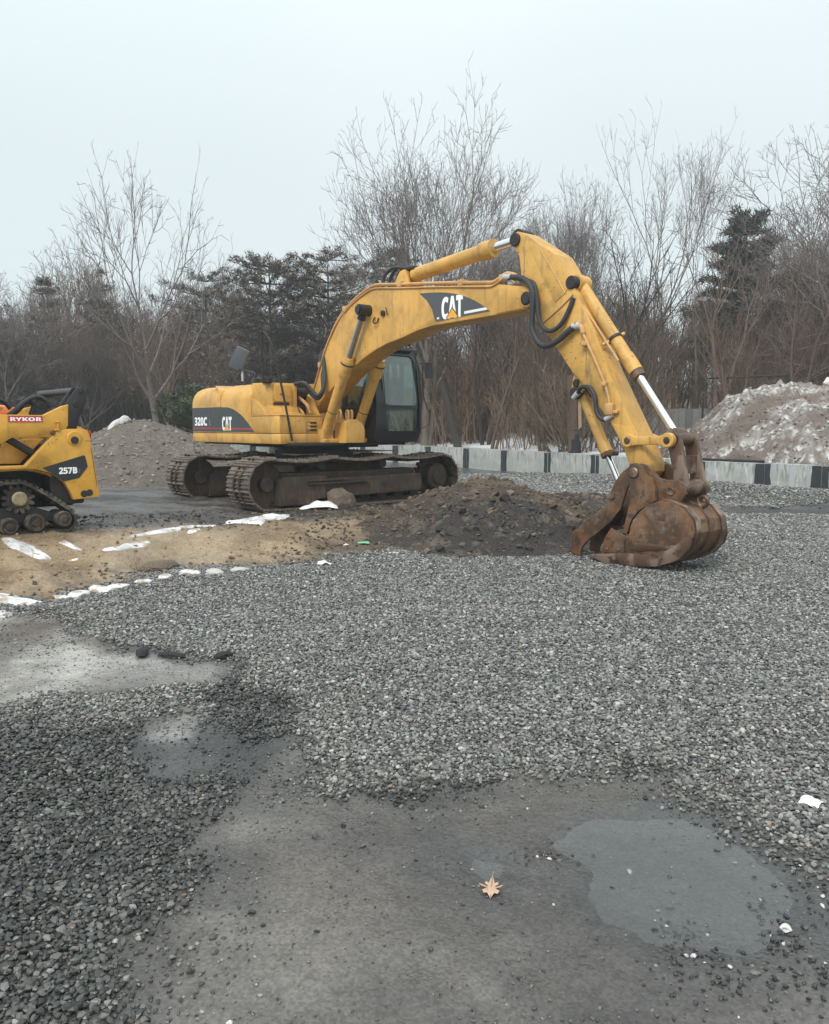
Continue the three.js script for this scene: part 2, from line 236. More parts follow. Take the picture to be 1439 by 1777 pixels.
// puddles: thin water lying in the dips
M.water = new THREE.MeshPhysicalMaterial({ color: new THREE.Color().setRGB(0.9, 0.9, 0.89), transmission: 1, thickness: 0, roughness: 0.02, ior: 1.52 });
function puddle(P, grow, y, label) {
  const c = P.reduce((a, p) => [a[0] + p[0] / P.length, a[1] + p[1] / P.length], [0, 0]);
  const q = smoothLoop(P.map(([x, z]) => { const d = Math.hypot(x - c[0], z - c[1]); return [x + (x - c[0]) / d * grow, z + (z - c[1]) / d * grow]; }), 2);
  const g = new THREE.ShapeGeometry(poly(q)).rotateX(-Math.PI / 2).translate(0, y, 0);
  tag(add('puddle', g, M.water), label, 'puddle', null, 'structure');
}
puddle(D, 0.12, -0.0305, 'large shallow grey puddle with dark stones in the right foreground');
puddle(D2, 0.1, -0.0308, 'small shallow puddle just beyond the fallen leaf');

// bank of sand and mud that carries the machines
M.soil = std({ vertexColors: true, map: detail, roughnessMap: wetRough, roughness: 1, bumpMap: soilBump, bumpScale: 0.03 });
M.mound = std({ vertexColors: true, map: detail, roughness: 0.9, bumpMap: soilBump, bumpScale: 0.04 });
{
  const xs = lines([-20, -6, 0.18], [-6, 3.2, 0.055]), zs = lines([3, 7, 0.12], [7, 15, 0.055], [15, 42, 0.16, 1.02]);
  const g = grid(xs, zs, padH, (x, z) => {
    const d = sd(TOE, x, z) + wig(x, z, 0.3), n = fbm(x * 1.9, z * 1.9, 4, 51), f = fbm(x * 7, z * 7, 3, 52);
    const sand = mixc([0.45, 0.34, 0.215], [0.3, 0.215, 0.13], sm(0.35, 0.7, n));
    const crest = 1.75 + 0.5 * (n - 0.5) + 0.35 * sm(-1.5, -0.5, x);
    let c = mixc(sand, mixc([0.06, 0.055, 0.052], [0.15, 0.137, 0.128], sm(0.42, 0.66, fbm(x * 0.9, z * 3.2, 4, 53))), sm(crest - 0.25, crest + 0.35, d));
    c = mixc(c, [0.12, 0.088, 0.062], 0.85 * sm(-1.1, 0.1, x + n) );
    c = mixc(c, [0.15, 0.12, 0.09], 0.7 * sm(0.52, 0.66, f) * sm(0.9, 0.2, d));
    return mixc(c, [0.07, 0.066, 0.063], 0.85 * sm(0.35, 0.05, d) * sm(-2.2, -1.2, x));
  });
  tag(add('dirt_bank', g, M.soil), 'low bank of tan sand and dark mud under the machines', 'ground', null, 'structure');
}
{
  const g = grid(lines([-2.8, 5.6, 0.045]), lines([9.4, 18, 0.045]), moundH, (x, z, y) => {
    const n = fbm(x * 2.1, z * 2.1, 4, 61), k = fbm(x * 1.3 + 3, z * 1.3, 4, 62), f = fbm(x * 9, z * 9, 3, 63);
    let c = mixc([0.085, 0.062, 0.045], [0.165, 0.12, 0.082], sm(0.42, 0.68, n));
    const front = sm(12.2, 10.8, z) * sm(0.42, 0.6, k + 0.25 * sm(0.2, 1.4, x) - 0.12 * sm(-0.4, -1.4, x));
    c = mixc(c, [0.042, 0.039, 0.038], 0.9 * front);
    c = mixc(c, [0.045, 0.04, 0.038], 0.85 * sm(1.6, 3, x) * sm(12.5, 14, z));
    return mixc(c, [0.24, 0.19, 0.14], 0.5 * sm(0.6, 0.75, f));
  });
  tag(add('dirt_mound', g, M.mound), 'heap of loose brown and black dirt between the tracks and the bucket', 'dirt mound');
}
// ---------------------------------------------------------------- scatter
function stoneGeo(seed, flat = 0.62, rough = 0.3) { const r = rng(seed), g = new THREE.IcosahedronGeometry(0.5, 0), p = g.attributes.position, key = {}; for (let i = 0; i < p.count; i++) { const k = [p.getX(i), p.getY(i), p.getZ(i)].map((v) => v.toFixed(3)).join(); const s = key[k] ??= 1 - rough / 2 + rough * 1.6 * (r() - 0.4); p.setXYZ(i, p.getX(i) * s * 1.12, p.getY(i) * s * flat, p.getZ(i) * s * (0.8 + 0.02 * seed % 0.2)); } g.computeVertexNormals(); return g; }
function scatter(name, label, category, geos, m, list) {   // list of [x, y, Z, size, colour]
  const G = thing(name, label, category); G.userData.kind = 'stuff';
  const r = rng(list.length + 7), o = new THREE.Object3D(), col = new THREE.Color();
  const per = geos.map(() => []); list.forEach((e) => per[Math.floor(r() * geos.length)].push(e));
  geos.forEach((g, k) => {
    if (!per[k].length) return;
    const im = new THREE.InstancedMesh(g, m, per[k].length);
    per[k].forEach(([x, y, z, s, c], i) => { o.position.set(x, y, -z); o.rotation.set((r() - 0.5) * 0.9, r() * 6.28, (r() - 0.5) * 0.9); o.scale.set(s * (0.8 + 0.4 * r()), s * (0.8 + 0.4 * r()), s * (0.8 + 0.4 * r())); o.updateMatrix(); im.setMatrixAt(i, o.matrix); im.setColorAt(i, col.setRGB(...c)); });
    im.name = name + '_stones'; im.castShadow = im.receiveShadow = true; im.userData.kind = 'stuff'; G.add(im);
  });
  return G;
}
const stones = [1, 2, 3, 4, 5, 6, 7].map((s) => stoneGeo(s * 17 + 3, 0.55 + 0.06 * (s % 3), 0.34));
M.stone = std({ color: 0xffffff, roughness: 0.7 }); M.wetStone = std({ color: 0xffffff, roughness: 0.36 });
function stoneColor(r, wet) {
  let g = 0.058 + 0.178 * r() ** 1.35; const t = r(); let c = [g * 1.02, g * 1.0, g * 0.955];
  if (t > 0.972) c = [0.42, 0.41, 0.38]; else if (t > 0.87) { g = 0.25 + 0.1 * r(); c = [g, g * 0.98, g * 0.91]; } else if (t > 0.858) c = [0.28, 0.22, 0.17]; else if (t > 0.6) c = [g * 0.97, g * 1.0, g * 0.98];
  const dk = 0.17 + 0.42 * r() ** 2; return wet ? c.map((v, q) => v * lerp(1, dk, wet) * (q === 2 ? 0.97 : 1)) : c;
}
{
  const r = rng(77), dry = [], wet = [];
  let z = 1.25;
  while (z < 27) {
    const size = 0.022 + 0.0013 * Math.max(0, z - 3) + 0.0008 * Math.max(0, z - 9), step = size * (z < 7 ? 0.74 : 0.8), xm = 0.56 * z + 0.7;
    for (let x = -xm; x < xm; x += step) {
      const X = x + (r() - 0.5) * step, Z = z + (r() - 0.5) * step;
      const b = bare(X, Z), p = 1 - b; let keep = r() < p * p * (3 - 2 * p) * 0.97 + 0.2 * b * sm(0.42, 0.75, fbm(X * 1.7, Z * 1.7, 3, 71)) + 0.1 * b * (Z < 5 && Math.abs(X) < 3 ? smear(X, Z) : 0) + 0.012 * b;
      if (!keep) continue;
      if (Z > 6 && (padH(X, Z) > 0.0 + 0.03 * r() || moundRaw(X, Z) > 0.05 * r() + 0.01)) continue;
      if (X > -12 && Z > wallZ(X) - 0.3) continue;
      const s0 = sm(0.25, 0.75, darkTone(X, Z) + (r() - 0.5) * 0.5), left = sm(-0.3, -1.0, X) * sm(4.8, 3.0, Z) * (0.7 + 0.5 * fbm(X * 3, Z * 3, 2, 72)), w = clamp(Math.max(s0, left, 0.6 * b));
      const s = size * (0.62 + 0.8 * r() ** 1.6) * (b > 0.6 && r() < 0.85 ? 0.55 : 1) * (left > 0.3 ? 1.1 : 1);
      (w > 0.35 ? wet : dry).push([X, gH(X, Z) + s * (0.12 + 0.28 * r() * (1 - b)), Z, s, stoneColor(r, w)]);
    }
    z += step * 0.95;
  }
  scatter('gravel', 'loose dry grey crushed stone covering the yard', 'gravel', stones, M.stone, dry);
  scatter('wet_gravel', 'loose dark wet crushed stone in the near left and round the puddles', 'gravel', stones, M.wetStone, wet);
  console.log('stones', dry.length, wet.length);
}
{ // dark stones standing in the big puddle, as in clumps
  const r = rng(78), L = [];
  for (const [cx, cz, sx, sz, n] of [[0.86, 2.36, 0.1, 0.13, 90], [1.18, 2.5, 0.06, 0.17, 60], [1.4, 2.6, 0.1, 0.35, 130], [0.5, 2.9, 0.14, 0.04, 22], [0.98, 2.16, 0.22, 0.1, 60], [1.25, 2.2, 0.2, 0.08, 60]])
    for (let i = 0; i < n; i++) { const g = () => r() + r() + r() - 1.5, x = cx + g() * sx * 1.3, z = cz + g() * sz * 1.3, s = 0.008 + 0.014 * r(); L.push([x, gH(x, z) + s * 0.2, z, s, r() > 0.95 ? [0.5, 0.49, 0.46] : [0.034, 0.034, 0.035].map((v, _, a) => v * (0.7 + 0.9 * (i % 7) / 7))]); }
  scatter('puddle_gravel', 'dark wet stones poking out of the big puddle', 'gravel', stones, M.wetStone, L);
}
{ // grit and small stones pressed into the mud
  const r = rng(81), L = []; for (let i = 0; i < 14000; i++) { const z = 1.3 + 4.4 * Math.sqrt(r()), x = (r() * 2 - 1) * (0.56 * z + 0.2), b = bare(x, z); if (b < 0.5 || sd(D, x, z) > 0.02 || r() > 0.25 + 0.9 * fbm(x * 2.2, z * 2.2, 3, 73) ** 2 * 2) continue; const s = 0.004 + 0.011 * r() ** 2.5, k = 0.04 + 0.12 * r(); L.push([x, gH(x, z) + s * 0.15, z, s, r() > 0.985 ? [0.45, 0.43, 0.4] : [k, k * 0.95, k * 0.88]]); }
  scatter('mud_grit', 'grit and small stones pressed into the bare mud', 'gravel', stones, M.wetStone, L);
}
{ // soil clods on the heap, the bank and its edges
  const r = rng(79), L = [], pal = [[0.13, 0.095, 0.066], [0.07, 0.06, 0.054], [0.17, 0.128, 0.09], [0.045, 0.042, 0.04], [0.22, 0.175, 0.125], [0.1, 0.072, 0.05]];
  let n = 0;
  while (n < 15000) { const x = -2.6 + 8 * r(), z = 9.6 + 8 * r(), m = moundRaw(x, z); if (m < 0.02 || r() > 0.25 + m * 2.5) continue; const big = r() ** 40, s = 0.014 + 0.04 * r() ** 2.5 + 0.16 * big; let c = mixc(pal[Math.floor(r() * 6)], [0.12, 0.09, 0.066], 0.45); if (z < 11.2 && x > 0 && r() < 0.6) c = pal[3]; const v = 0.8 + 0.4 * r(); L.push([x, moundH(x, z) + s * 0.1, z, s, c.map((k) => k * v)]); n++; }
  for (let i = 0; i < 16000; i++) { const x = -7 + 9.5 * r(), z = 7 + 8 * r(), d = sd(TOE, x, z); if (d < -0.1 || d > 3.4) continue; const e = x > -2.2 || d > 1.6 ? 1 : d < 0.5 ? 0.7 : 0.45; if (r() > e) continue; const s = 0.01 + 0.05 * r() ** 4 + (x > -1.5 ? 0.05 * r() ** 4 : 0.05 * r() ** 14); const c = x > -1.6 || d > 1.9 ? pal[Math.floor(r() * 4)] : d < 0.45 ? pal[Math.floor(r() * 3)] : mixc([0.3, 0.225, 0.14], [0.2, 0.145, 0.095], r()); L.push([x, padH(x, z) + s * 0.15, z, s, c]); }
  scatter('soil_clods', 'loose clods and crumbs of brown soil on the dirt heap and bank', 'soil', [11, 12, 13, 14].map((s) => stoneGeo(s * 5, 0.6, 0.62)), std({ color: 0xffffff, roughness: 0.95 }), L);
}
const topY = (x, z) => Math.max(gH(x, z), padH(x, z), moundH(x, z));

// ---------------------------------------------------------------- concrete block wall
M.concrete = [0, 1, 2].map((k) => std({ map: tex(512, (u, v) => {
  let c = mixc([148, 150, 148], [176, 178, 174], PN(u, v, 5, 4, 141 + k * 10));
  const run = fbm(u * 26, v * 2.2, 3, 142 + k * 10, 0), top = sm(0.25, 0.75, v);
  c = mixc(c, [112, 115, 114], 0.75 * sm(0.5, 0.7, run) * top); c = mixc(c, [206, 208, 204], 0.5 * sm(0.62, 0.74, fbm(u * 34 + 5, v * 2.4, 3, 143 + k * 10, 0)));
  return mixc(c, [150, 142, 118], 0.4 * sm(0.6, 0.75, PN(u, v, 6, 3, 144 + k * 10)) * (1 - top));
}, true, 0.55, 1.15), roughness: 0.9, bumpMap: lumpBump, bumpScale: 0.004 }));
M.blackPaint = std({ map: tex(256, (u, v) => mixc([36, 41, 46], [58, 62, 66], PN(u, v, 6, 4, 151)), true, 1), roughness: 0.75, bumpMap: lumpBump, bumpScale: 0.003 });
{
  const r = rng(5), names = ['nearest concrete block of the wall, only its painted end in view', 'large pale concrete block at the right edge in front of the snow heap', 'concrete block with one black band at its middle right, below the dirty snow heap', 'concrete block just right of the bucket linkage with a dark bar on its top', 'concrete block half hidden behind the brown bucket links', 'concrete block behind the chrome rod of the thumb cylinder', 'streaked grey concrete block left of the thumb cylinder', 'pale concrete block below the burnt tree trunk, above the dirt heap', 'pale concrete block second to the right of the track end', 'pale concrete block whose left end meets the track end', 'concrete block whose right part shows over the track, below the cab mirror', 'concrete block under the right half of the cab', 'concrete block under the left half of the cab', 'concrete block hidden mostly by the turntable', 'concrete block seen in the gap under the body, rightmost there', 'concrete block in the gap under the counterweight, in the middle there', 'concrete block in the gap under the counterweight, beside the gravel pile', 'far left concrete block cut off by the gravel pile'];
  for (let i = 0; i < JOINTS.length - 1; i++) {
    const [xa, za] = JOINTS[i + 1], [xb, zb] = JOINTS[i], L = Math.hypot(xb - xa, zb - za), base = Math.min(gH(xa, za), gH(xb, zb)) - 0.3;
    const t = thing('concrete_block', names[i], 'concrete block', [(xa + xb) / 2, 0, -(za + zb) / 2], Math.atan2(zb - za, xb - xa), 'concrete blocks of the boundary wall');
    const hgt = 0.76 + (r() - 0.5) * 0.02; t.rotation.y += (r() - 0.5) * 0.012;
    const body = fin(box(-L / 2 + 0.003, L / 2 - 0.003, -0.4, hgt, -0.7, 0, 0.008)); const uv = body.attributes.uv, du = r() * 3; for (let k = 0; k < uv.count; k++) uv.setX(k, uv.getX(k) + du);
    add('block', body, M.concrete[i % 3], t);
    for (const s of [-1, 1]) {
      const wv = []; for (let k = 0; k <= 8; k++) { const y = lerp(-0.35, hgt - 0.01, k / 8); wv.push([s * (L / 2 - 0.2 - 0.035 * (fbm(k * 0.5, i * 3 + s, 2, 161) - 0.5) * 2 - 0.03 * sm(0.3, -0.3, y)), y]); }
      const en = L / 2 + (s > 0 ? 0.035 : -0.04), out = [...wv, [s * en, hgt - 0.01], [s * en, -0.35]]; if (s < 0) out.reverse();
      const gs = [ext(out, 0, s > 0 ? 0.006 : 0.003)]; if (i > 9) gs.push(box(s * (L / 2 - 0.19), s * (L / 2 - 0.004), hgt, hgt + 0.002, -0.68, -0.01)); else gs.push(box(s * (L / 2 - 0.17), s * (L / 2 - 0.004), hgt, hgt + 0.002, -0.2, -0.01));
      add('painted_stripe', join(gs), M.blackPaint, t);
    }
    if (i === 2) add('painted_stripe', join([box(-0.02, 0.1, -0.35, hgt - 0.03, 0, 0.002)]), M.grey, t);
  }
  const bar = rod([6.75, 0.795, -20.75], [8.05, 0.795, -18.65], 0.03, 0.03, 10); tag(add('steel_bar', join([bar, disc(0, 0, -0.02, 0.02, 0.04, 10).translate(8.05, 0.795, -18.65)]), M.darkMetal), 'long dark bar lying on top of the block wall beside the bucket links', 'bar');
}

// ================================================================ WOODS, PILES, FENCE
function hillH(x, z) { const s = z - wallZ(x); if (s < 0.35) return -0.5; return 0.62 * sm(0.35, 1.2, s) + 0.055 * Math.min(s, 9) + 0.05 * Math.max(0, s - 9) + 0.5 * (fbm(x * 0.12, z * 0.12, 3, 201) - 0.5) * sm(1, 8, s) + 0.16 * (fbm(x * 0.9, z * 0.9, 3, 202) - 0.5); }
{
  const g = grid(lines([-110, -16, 2.5], [-16, 20, 0.4], [20, 110, 2.5]), lines([12, 50, 0.4], [50, 150, 1.5, 1.06]), hillH, (x, z) => {
    const s = z - wallZ(x), n = fbm(x * 0.6, z * 0.6, 4, 203), f = fbm(x * 2.5, z * 2.5, 3, 204);
    const c = mixc([0.17, 0.13, 0.095], [0.11, 0.083, 0.062], f);
    const zone = sm(-3.5, 0.5, x) * sm(16, 9, x) * sm(0, 1.2, s) * sm(15, 9, s), snow = Math.max(zone * sm(0.3, 0.4, n + 0.2), 0.9 * sm(0.66, 0.7, n) * sm(60, 30, z));
    return mixc(c, [0.86, 0.87, 0.89], snow);
  });
  tag(add('wooded_ground', g, std({ vertexColors: true, map: detail, roughness: 1, bumpMap: soilBump, bumpScale: 0.04 })), 'rising leaf-covered ground with snow patches behind the wall', 'ground', null, 'structure');
}
// bare trees: every limb is a tapered tube; limbs carry branches, branches carry twigs
class Wood {
  constructor() { this.p = []; this.n = []; this.i = []; }
  limb(path, r0, r1, k) {
    const N = path.length, base = this.p.length / 3, t = V(), u = V(), w = V();
    for (let j = 0; j < N; j++) {
      t.copy(path[Math.min(N - 1, j + 1)]).sub(path[Math.max(0, j - 1)]).normalize(); u.set(Math.abs(t.y) > 0.9 ? 1 : 0, Math.abs(t.y) > 0.9 ? 0 : 1, 0).cross(t).normalize(); w.crossVectors(t, u);
      const r = lerp(r0, r1, j / (N - 1));
      for (let s = 0; s < k; s++) { const a = s / k * 6.2832, ca = Math.cos(a), sa = Math.sin(a), nx = u.x * ca + w.x * sa, ny = u.y * ca + w.y * sa, nz = u.z * ca + w.z * sa, q = path[j]; this.p.push(q.x + nx * r, q.y + ny * r, q.z + nz * r); this.n.push(nx, ny, nz); }
      if (j) for (let s = 0; s < k; s++) { const a = base + (j - 1) * k + s, b = base + (j - 1) * k + (s + 1) % k; this.i.push(a, b, a + k, b, b + k, a + k); }
    }
  }
  geo() { const g = new THREE.BufferGeometry(); g.setAttribute('position', new THREE.Float32BufferAttribute(this.p, 3)); g.setAttribute('normal', new THREE.Float32BufferAttribute(this.n, 3)); g.setIndex(this.p.length > 196000 ? new THREE.Uint32BufferAttribute(this.i, 1) : new THREE.Uint16BufferAttribute(this.i, 1)); return g; }
}
function perp(d, az) { const u = V(Math.abs(d.y) > 0.9 ? 1 : 0, Math.abs(d.y) > 0.9 ? 0 : 1, 0).cross(d).normalize(), w = V().crossVectors(d, u); return u.multiplyScalar(Math.cos(az)).add(w.multiplyScalar(Math.sin(az))); }
function grow(W, r, P, p, d, len, rad, lvl, tips) {
  const n = Math.max(3, Math.round(len / P.seg[lvl])), path = [p.clone()]; d = d.clone(); p = p.clone(); const dirs = [d.clone()];
  for (let i = 0; i < n; i++) { d.x += (r() - 0.5) * P.wig[lvl]; d.z += (r() - 0.5) * P.wig[lvl]; d.y += (r() - 0.5) * P.wig[lvl] * 0.6 + P.up[lvl]; d.normalize(); p.addScaledVector(d, len / n); path.push(p.clone()); dirs.push(d.clone()); }
  const end = rad * (lvl === P.n ? 0.4 : P.taper ?? 0.34);
  (lvl <= 0 ? W[0] : W[1]).limb(path, rad, end, [9, 6, 4, 3, 3][lvl]);
  if (lvl === P.n) { tips?.push(p.clone()); return; }
  const c = Math.max(1, Math.round(P.kids[lvl] * (0.8 + 0.4 * r()))); let az = r() * 6.28;
  for (let k = 0; k < c; k++) {
    const t = lerp(P.from[lvl], P.to?.[lvl] ?? 1, (k + r() * 0.9) / c), j = Math.min(n, Math.round(t * n)); az += 2.4 + (r() - 0.5) * 0.8;
    const a = P.ang[lvl] * (0.7 + 0.6 * r()), dd = dirs[j].clone().multiplyScalar(Math.cos(a)).addScaledVector(perp(dirs[j], az), Math.sin(a)).normalize();
    const L = len * P.len[lvl] * (0.7 + 0.5 * r()) * lerp(1.1, P.tip?.[lvl] ?? 0.55, (t - P.from[lvl]) / Math.max(0.01, 1 - P.from[lvl]));
    grow(W, r, P, path[j], dd, L, Math.max(P.min, lerp(rad, end, t) * P.rr[lvl]), lvl + 1, tips);
  }
}
const VASE = { n: 4, seg: [0.6, 0.7, 0.5, 0.4, 0.35], wig: [0.1, 0.13, 0.17, 0.24, 0.28], up: [0.02, 0.05, 0.055, 0.06, 0.05], kids: [9, 12, 7, 4], from: [0.55, 0.14, 0.2, 0.25], ang: [0.55, 0.5, 0.52, 0.5], len: [1.05, 0.36, 0.42, 0.45], tip: [0.9, 0.45, 0.5, 0.5], rr: [0.62, 0.45, 0.55, 0.6], min: 0.009 };
const SPREAD = { n: 4, seg: [0.6, 0.6, 0.5, 0.35, 0.3], wig: [0.14, 0.24, 0.32, 0.4, 0.4], up: [0.01, 0.035, 0.03, 0.04, 0.03], kids: [15, 7, 5, 3], from: [0.28, 0.25, 0.25, 0.25], ang: [0.85, 0.65, 0.65, 0.65], len: [0.52, 0.5, 0.5, 0.5], tip: [0.45, 0.5, 0.5, 0.5], rr: [0.5, 0.52, 0.55, 0.6], min: 0.008 };
const POLE = { n: 3, seg: [0.7, 0.6, 0.4, 0.35], wig: [0.06, 0.14, 0.25, 0.3], up: [0.02, 0.05, 0.05, 0.03], kids: [22, 6, 4], from: [0.25, 0.25, 0.25], ang: [0.6, 0.55, 0.6], len: [0.27, 0.4, 0.5], tip: [0.5, 0.5, 0.5], rr: [0.42, 0.5, 0.6], min: 0.008 };
function fork(W, r, P, p, d, L, rad, lvl, tips) {   // limbs that keep splitting in two or three, as in an oak or a maple
  const n = lvl < 2 ? 5 : 3, path = [p.clone()]; d = d.clone(); p = p.clone();
  for (let i = 0; i < n; i++) { d.x += (r() - 0.5) * P.wob; d.z += (r() - 0.5) * P.wob; d.y += P.rise * (lvl > 1 ? 1 : 0.3); d.normalize(); p.addScaledVector(d, L / n); path.push(p.clone()); }
  const end = Math.max(P.min, rad * 0.84); (lvl === 0 ? W[0] : W[1]).limb(path, rad, lvl === P.n ? P.min * 0.5 : end, lvl < 1 ? 9 : lvl < 3 ? 6 : lvl < 6 ? 4 : 3);
  if (lvl >= 3) for (let k = 0; k < (P.side ?? 2); k++) { const q = path[1 + Math.floor(r() * n)], a = 0.5 + 0.5 * r(), dd = d.clone().multiplyScalar(Math.cos(a)).addScaledVector(perp(d, r() * 6.28), Math.sin(a)), t = [q.clone()]; let e = q.clone(); const l = (0.3 + 0.6 * r()) * (P.twig ?? 1); for (let i = 0; i < 3; i++) { dd.y += 0.06; dd.x += (r() - 0.5) * 0.3; dd.normalize(); e = e.clone().addScaledVector(dd, l / 3); t.push(e); } W[1].limb(t, P.min, P.min * 0.5, 3); if (r() < 0.6) { const d2 = dd.clone().addScaledVector(perp(dd, r() * 6.28), 0.7).normalize(); W[1].limb([t[2], t[2].clone().addScaledVector(d2, l * 0.25), t[2].clone().addScaledVector(d2, l * 0.5)], P.min * 0.8, P.min * 0.5, 3); } if (r() < 0.4) tips?.push(e.clone()); }
  if (lvl === P.n) { tips?.push(p.clone()); return; }
  const c = lvl === 0 ? P.limbs : r() < P.three ? 3 : 2; let az = r() * 6.28;
  for (let k = 0; k < c; k++) {
    az += 6.28 / c + (r() - 0.5) * 0.9; const lead = k === 0, a = lvl === 0 ? P.open * (0.35 + 0.9 * (k / Math.max(1, c - 1))) : lead ? P.a0 * (0.5 + r()) : P.a1 * (0.7 + 0.6 * r());
    const dd = d.clone().multiplyScalar(Math.cos(a)).addScaledVector(perp(d, az), Math.sin(a)).normalize();
    const from = lvl === 0 && !lead ? path[Math.max(2, n - Math.floor(r() * 3))] : path[n];
    fork(W, r, P, from, dd, lvl === 0 ? P.L : L * (lead ? 0.93 : 0.8) * (0.85 + 0.3 * r()), Math.max(P.min, end * (lvl === 0 ? 0.62 : lead ? 0.86 : 0.64)), lvl + 1, tips);
  }
}
const ROUND = { n: 8, limbs: 5, open: 0.75, L: 1.9, a0: 0.2, a1: 0.5, wob: 0.16, rise: 0.05, three: 0.2, min: 0.0115, side: 2 }, NARROW = { ...ROUND, n: 7, limbs: 4, open: 0.5, a1: 0.4, L: 1.9, rise: 0.075, wob: 0.12, three: 0.12 }, OAK = { ...ROUND, n: 7, limbs: 5, open: 0.95, a1: 0.6, rise: 0.05, wob: 0.22, L: 1.8 };
const bark = (r, g, b) => std({ color: new THREE.Color().setRGB(r, g, b), roughness: 0.95 });
M.bark = bark(0.105, 0.082, 0.066); M.barkLight = bark(0.15, 0.123, 0.104); M.barkRed = bark(0.11, 0.075, 0.054); M.twig = bark(0.135, 0.104, 0.088); M.twigGrey = bark(0.185, 0.155, 0.142);
function tree(name, label, x, z, H, P, seed, o = {}) {
  const W = [new Wood(), new Wood()], r = rng(seed), tips = [], y0 = hillH(x, z) - 0.1;
  const d = V(o.lean ?? 0, 1, o.leanZ ?? 0).normalize();
  for (let k = 0; k < (o.stems ?? 1); k++) { const dd = k ? V((o.lean ?? 0) + (o.fan ?? 0.25) * (k % 2 ? 1 : -1) * (0.6 + 0.5 * r()), 1, (r() - 0.5) * 0.3).normalize() : d; (P.limbs ? fork : grow)(W, r, P, V(k * 0.12, 0, 0), dd, H * (o.trunk ?? 0.5) * (k ? 0.9 : 1), (o.rad ?? 0.16) * (k ? 0.8 : 1), 0, tips); }
  if (P.limbs) { let hi = 0; for (const w of W) for (let i = 1; i < w.p.length; i += 3) hi = Math.max(hi, w.p[i]); const k = H / hi, b = H * (o.trunk ?? 0.5) * 0.98; for (const w of W) for (let i = 1; i < w.p.length; i += 3) { w.p[i] *= k; if (o.wide) { w.p[i - 1] *= lerp(1, o.wide, sm(0, b, w.p[i])); w.p[i + 1] *= lerp(1, o.wide, sm(0, b, w.p[i])); } } for (const t of tips) { t.y *= k; if (o.wide) { t.x *= o.wide; t.z *= o.wide; } } }
  const t = thing(name, label, 'tree', [x, y0, -z]); add('trunk', W[0].geo(), o.bark ?? M.bark, t); add('branches', W[1].geo(), o.twig ?? M.twig, t);
  if (o.leaves) { const L = [], q = rng(seed + 1), ob = new THREE.Object3D(), pl = new THREE.PlaneGeometry(0.075, 0.05); for (const p of tips) if (p.y < o.leaves[1] && p.y > o.leaves[0] && q() < o.leaves[2]) for (let k = 0; k < 3; k++) { ob.position.set(p.x + (q() - 0.5) * 0.3, p.y - q() * 0.25, p.z + (q() - 0.5) * 0.3); ob.rotation.set(q() * 3, q() * 6, q() * 3); ob.updateMatrix(); L.push(pl.clone().applyMatrix4(ob.matrix)); } if (L.length) { const m = add('dead_leaves', mergeGeometries(L), std({ color: new THREE.Color().setRGB(0.2, 0.115, 0.08), roughness: 0.9, side: THREE.DoubleSide }), t); m.userData.kind = 'stuff'; } }
  return t;
}
tree('bare_tree', 'tall round-crowned bare tree rising behind the excavator boom', 0.5, 36, 15.6, { ...ROUND, n: 7, limbs: 6, side: 2, L: 2.1, min: 0.0125 }, 301, { trunk: 0.36, rad: 0.2, bark: M.barkLight, twig: M.twigGrey, stems: 2, fan: 0.14, wide: 0.62 });
tree('bare_tree', 'bare oak with a few brown leaves leaning left behind the gravel pile', -11.1, 35.5, 13.6, { ...OAK, n: 6, limbs: 6, L: 2.1, side: 1, min: 0.0145 }, 302, { trunk: 0.46, rad: 0.18, lean: -0.1, stems: 1, bark: M.barkLight, twig: M.twigGrey, leaves: [3, 7, 0.25], wide: 0.52 });
tree('bare_tree', 'thin dark leaning tree right beside the bare oak', -9.5, 35, 8, OAK, 303, { trunk: 0.5, rad: 0.12, lean: -0.2, leaves: [2, 6, 0.2], wide: 0.45 });
tree('bare_tree', 'slim bare tree with a high fork right of the excavator stick', 10.4, 34.5, 13.3, { ...NARROW, limbs: 5, open: 0.62, n: 6, L: 2.3, min: 0.012 }, 304, { trunk: 0.5, rad: 0.13, bark: M.bark, twig: M.twigGrey, wide: 0.5 });
tree('bare_tree', 'very thin straight bare tree just left of the green pine', 12.1, 35, 12.4, { ...NARROW, limbs: 3, open: 0.4, n: 6, L: 1.9 }, 305, { trunk: 0.5, rad: 0.09, twig: M.twigGrey, bark: M.barkLight, wide: 0.35 });
tree('bare_tree', 'big bare tree reaching in from the right edge of the photo', 17.6, 30.5, 13.4, { ...OAK, limbs: 7, n: 8 }, 306, { trunk: 0.3, rad: 0.22, twig: M.twigGrey, wide: 0.8 });
tree('bare_tree', 'broad bare tree behind the green pine near the right edge', 21, 44, 11, ROUND, 307, { trunk: 0.35, rad: 0.16, twig: M.twigGrey, wide: 0.7 });
tree('bare_tree', 'dense bare tree above the top of the excavator stick', 7.4, 41, 12.2, { ...NARROW, limbs: 6, n: 7 }, 308, { trunk: 0.34, rad: 0.15, twig: M.twigGrey, stems: 2, wide: 0.55 });
tree('bare_tree', 'bare tree filling the gap between boom tip and the round-crowned tree', 5.0, 44, 11.6, { ...NARROW, limbs: 6, n: 7 }, 309, { trunk: 0.36, rad: 0.14, twig: M.twigGrey, stems: 2, wide: 0.5 });
tree('bare_tree', 'bare tree at the far left above the track loader', -20.8, 40, 10.6, ROUND, 310, { trunk: 0.4, rad: 0.15, twig: M.twigGrey, wide: 0.6 });
tree('bare_tree', 'bare tree between the far left pine and the bare oak', -17, 42, 9.4, ROUND, 311, { trunk: 0.4, rad: 0.13, wide: 0.55 });
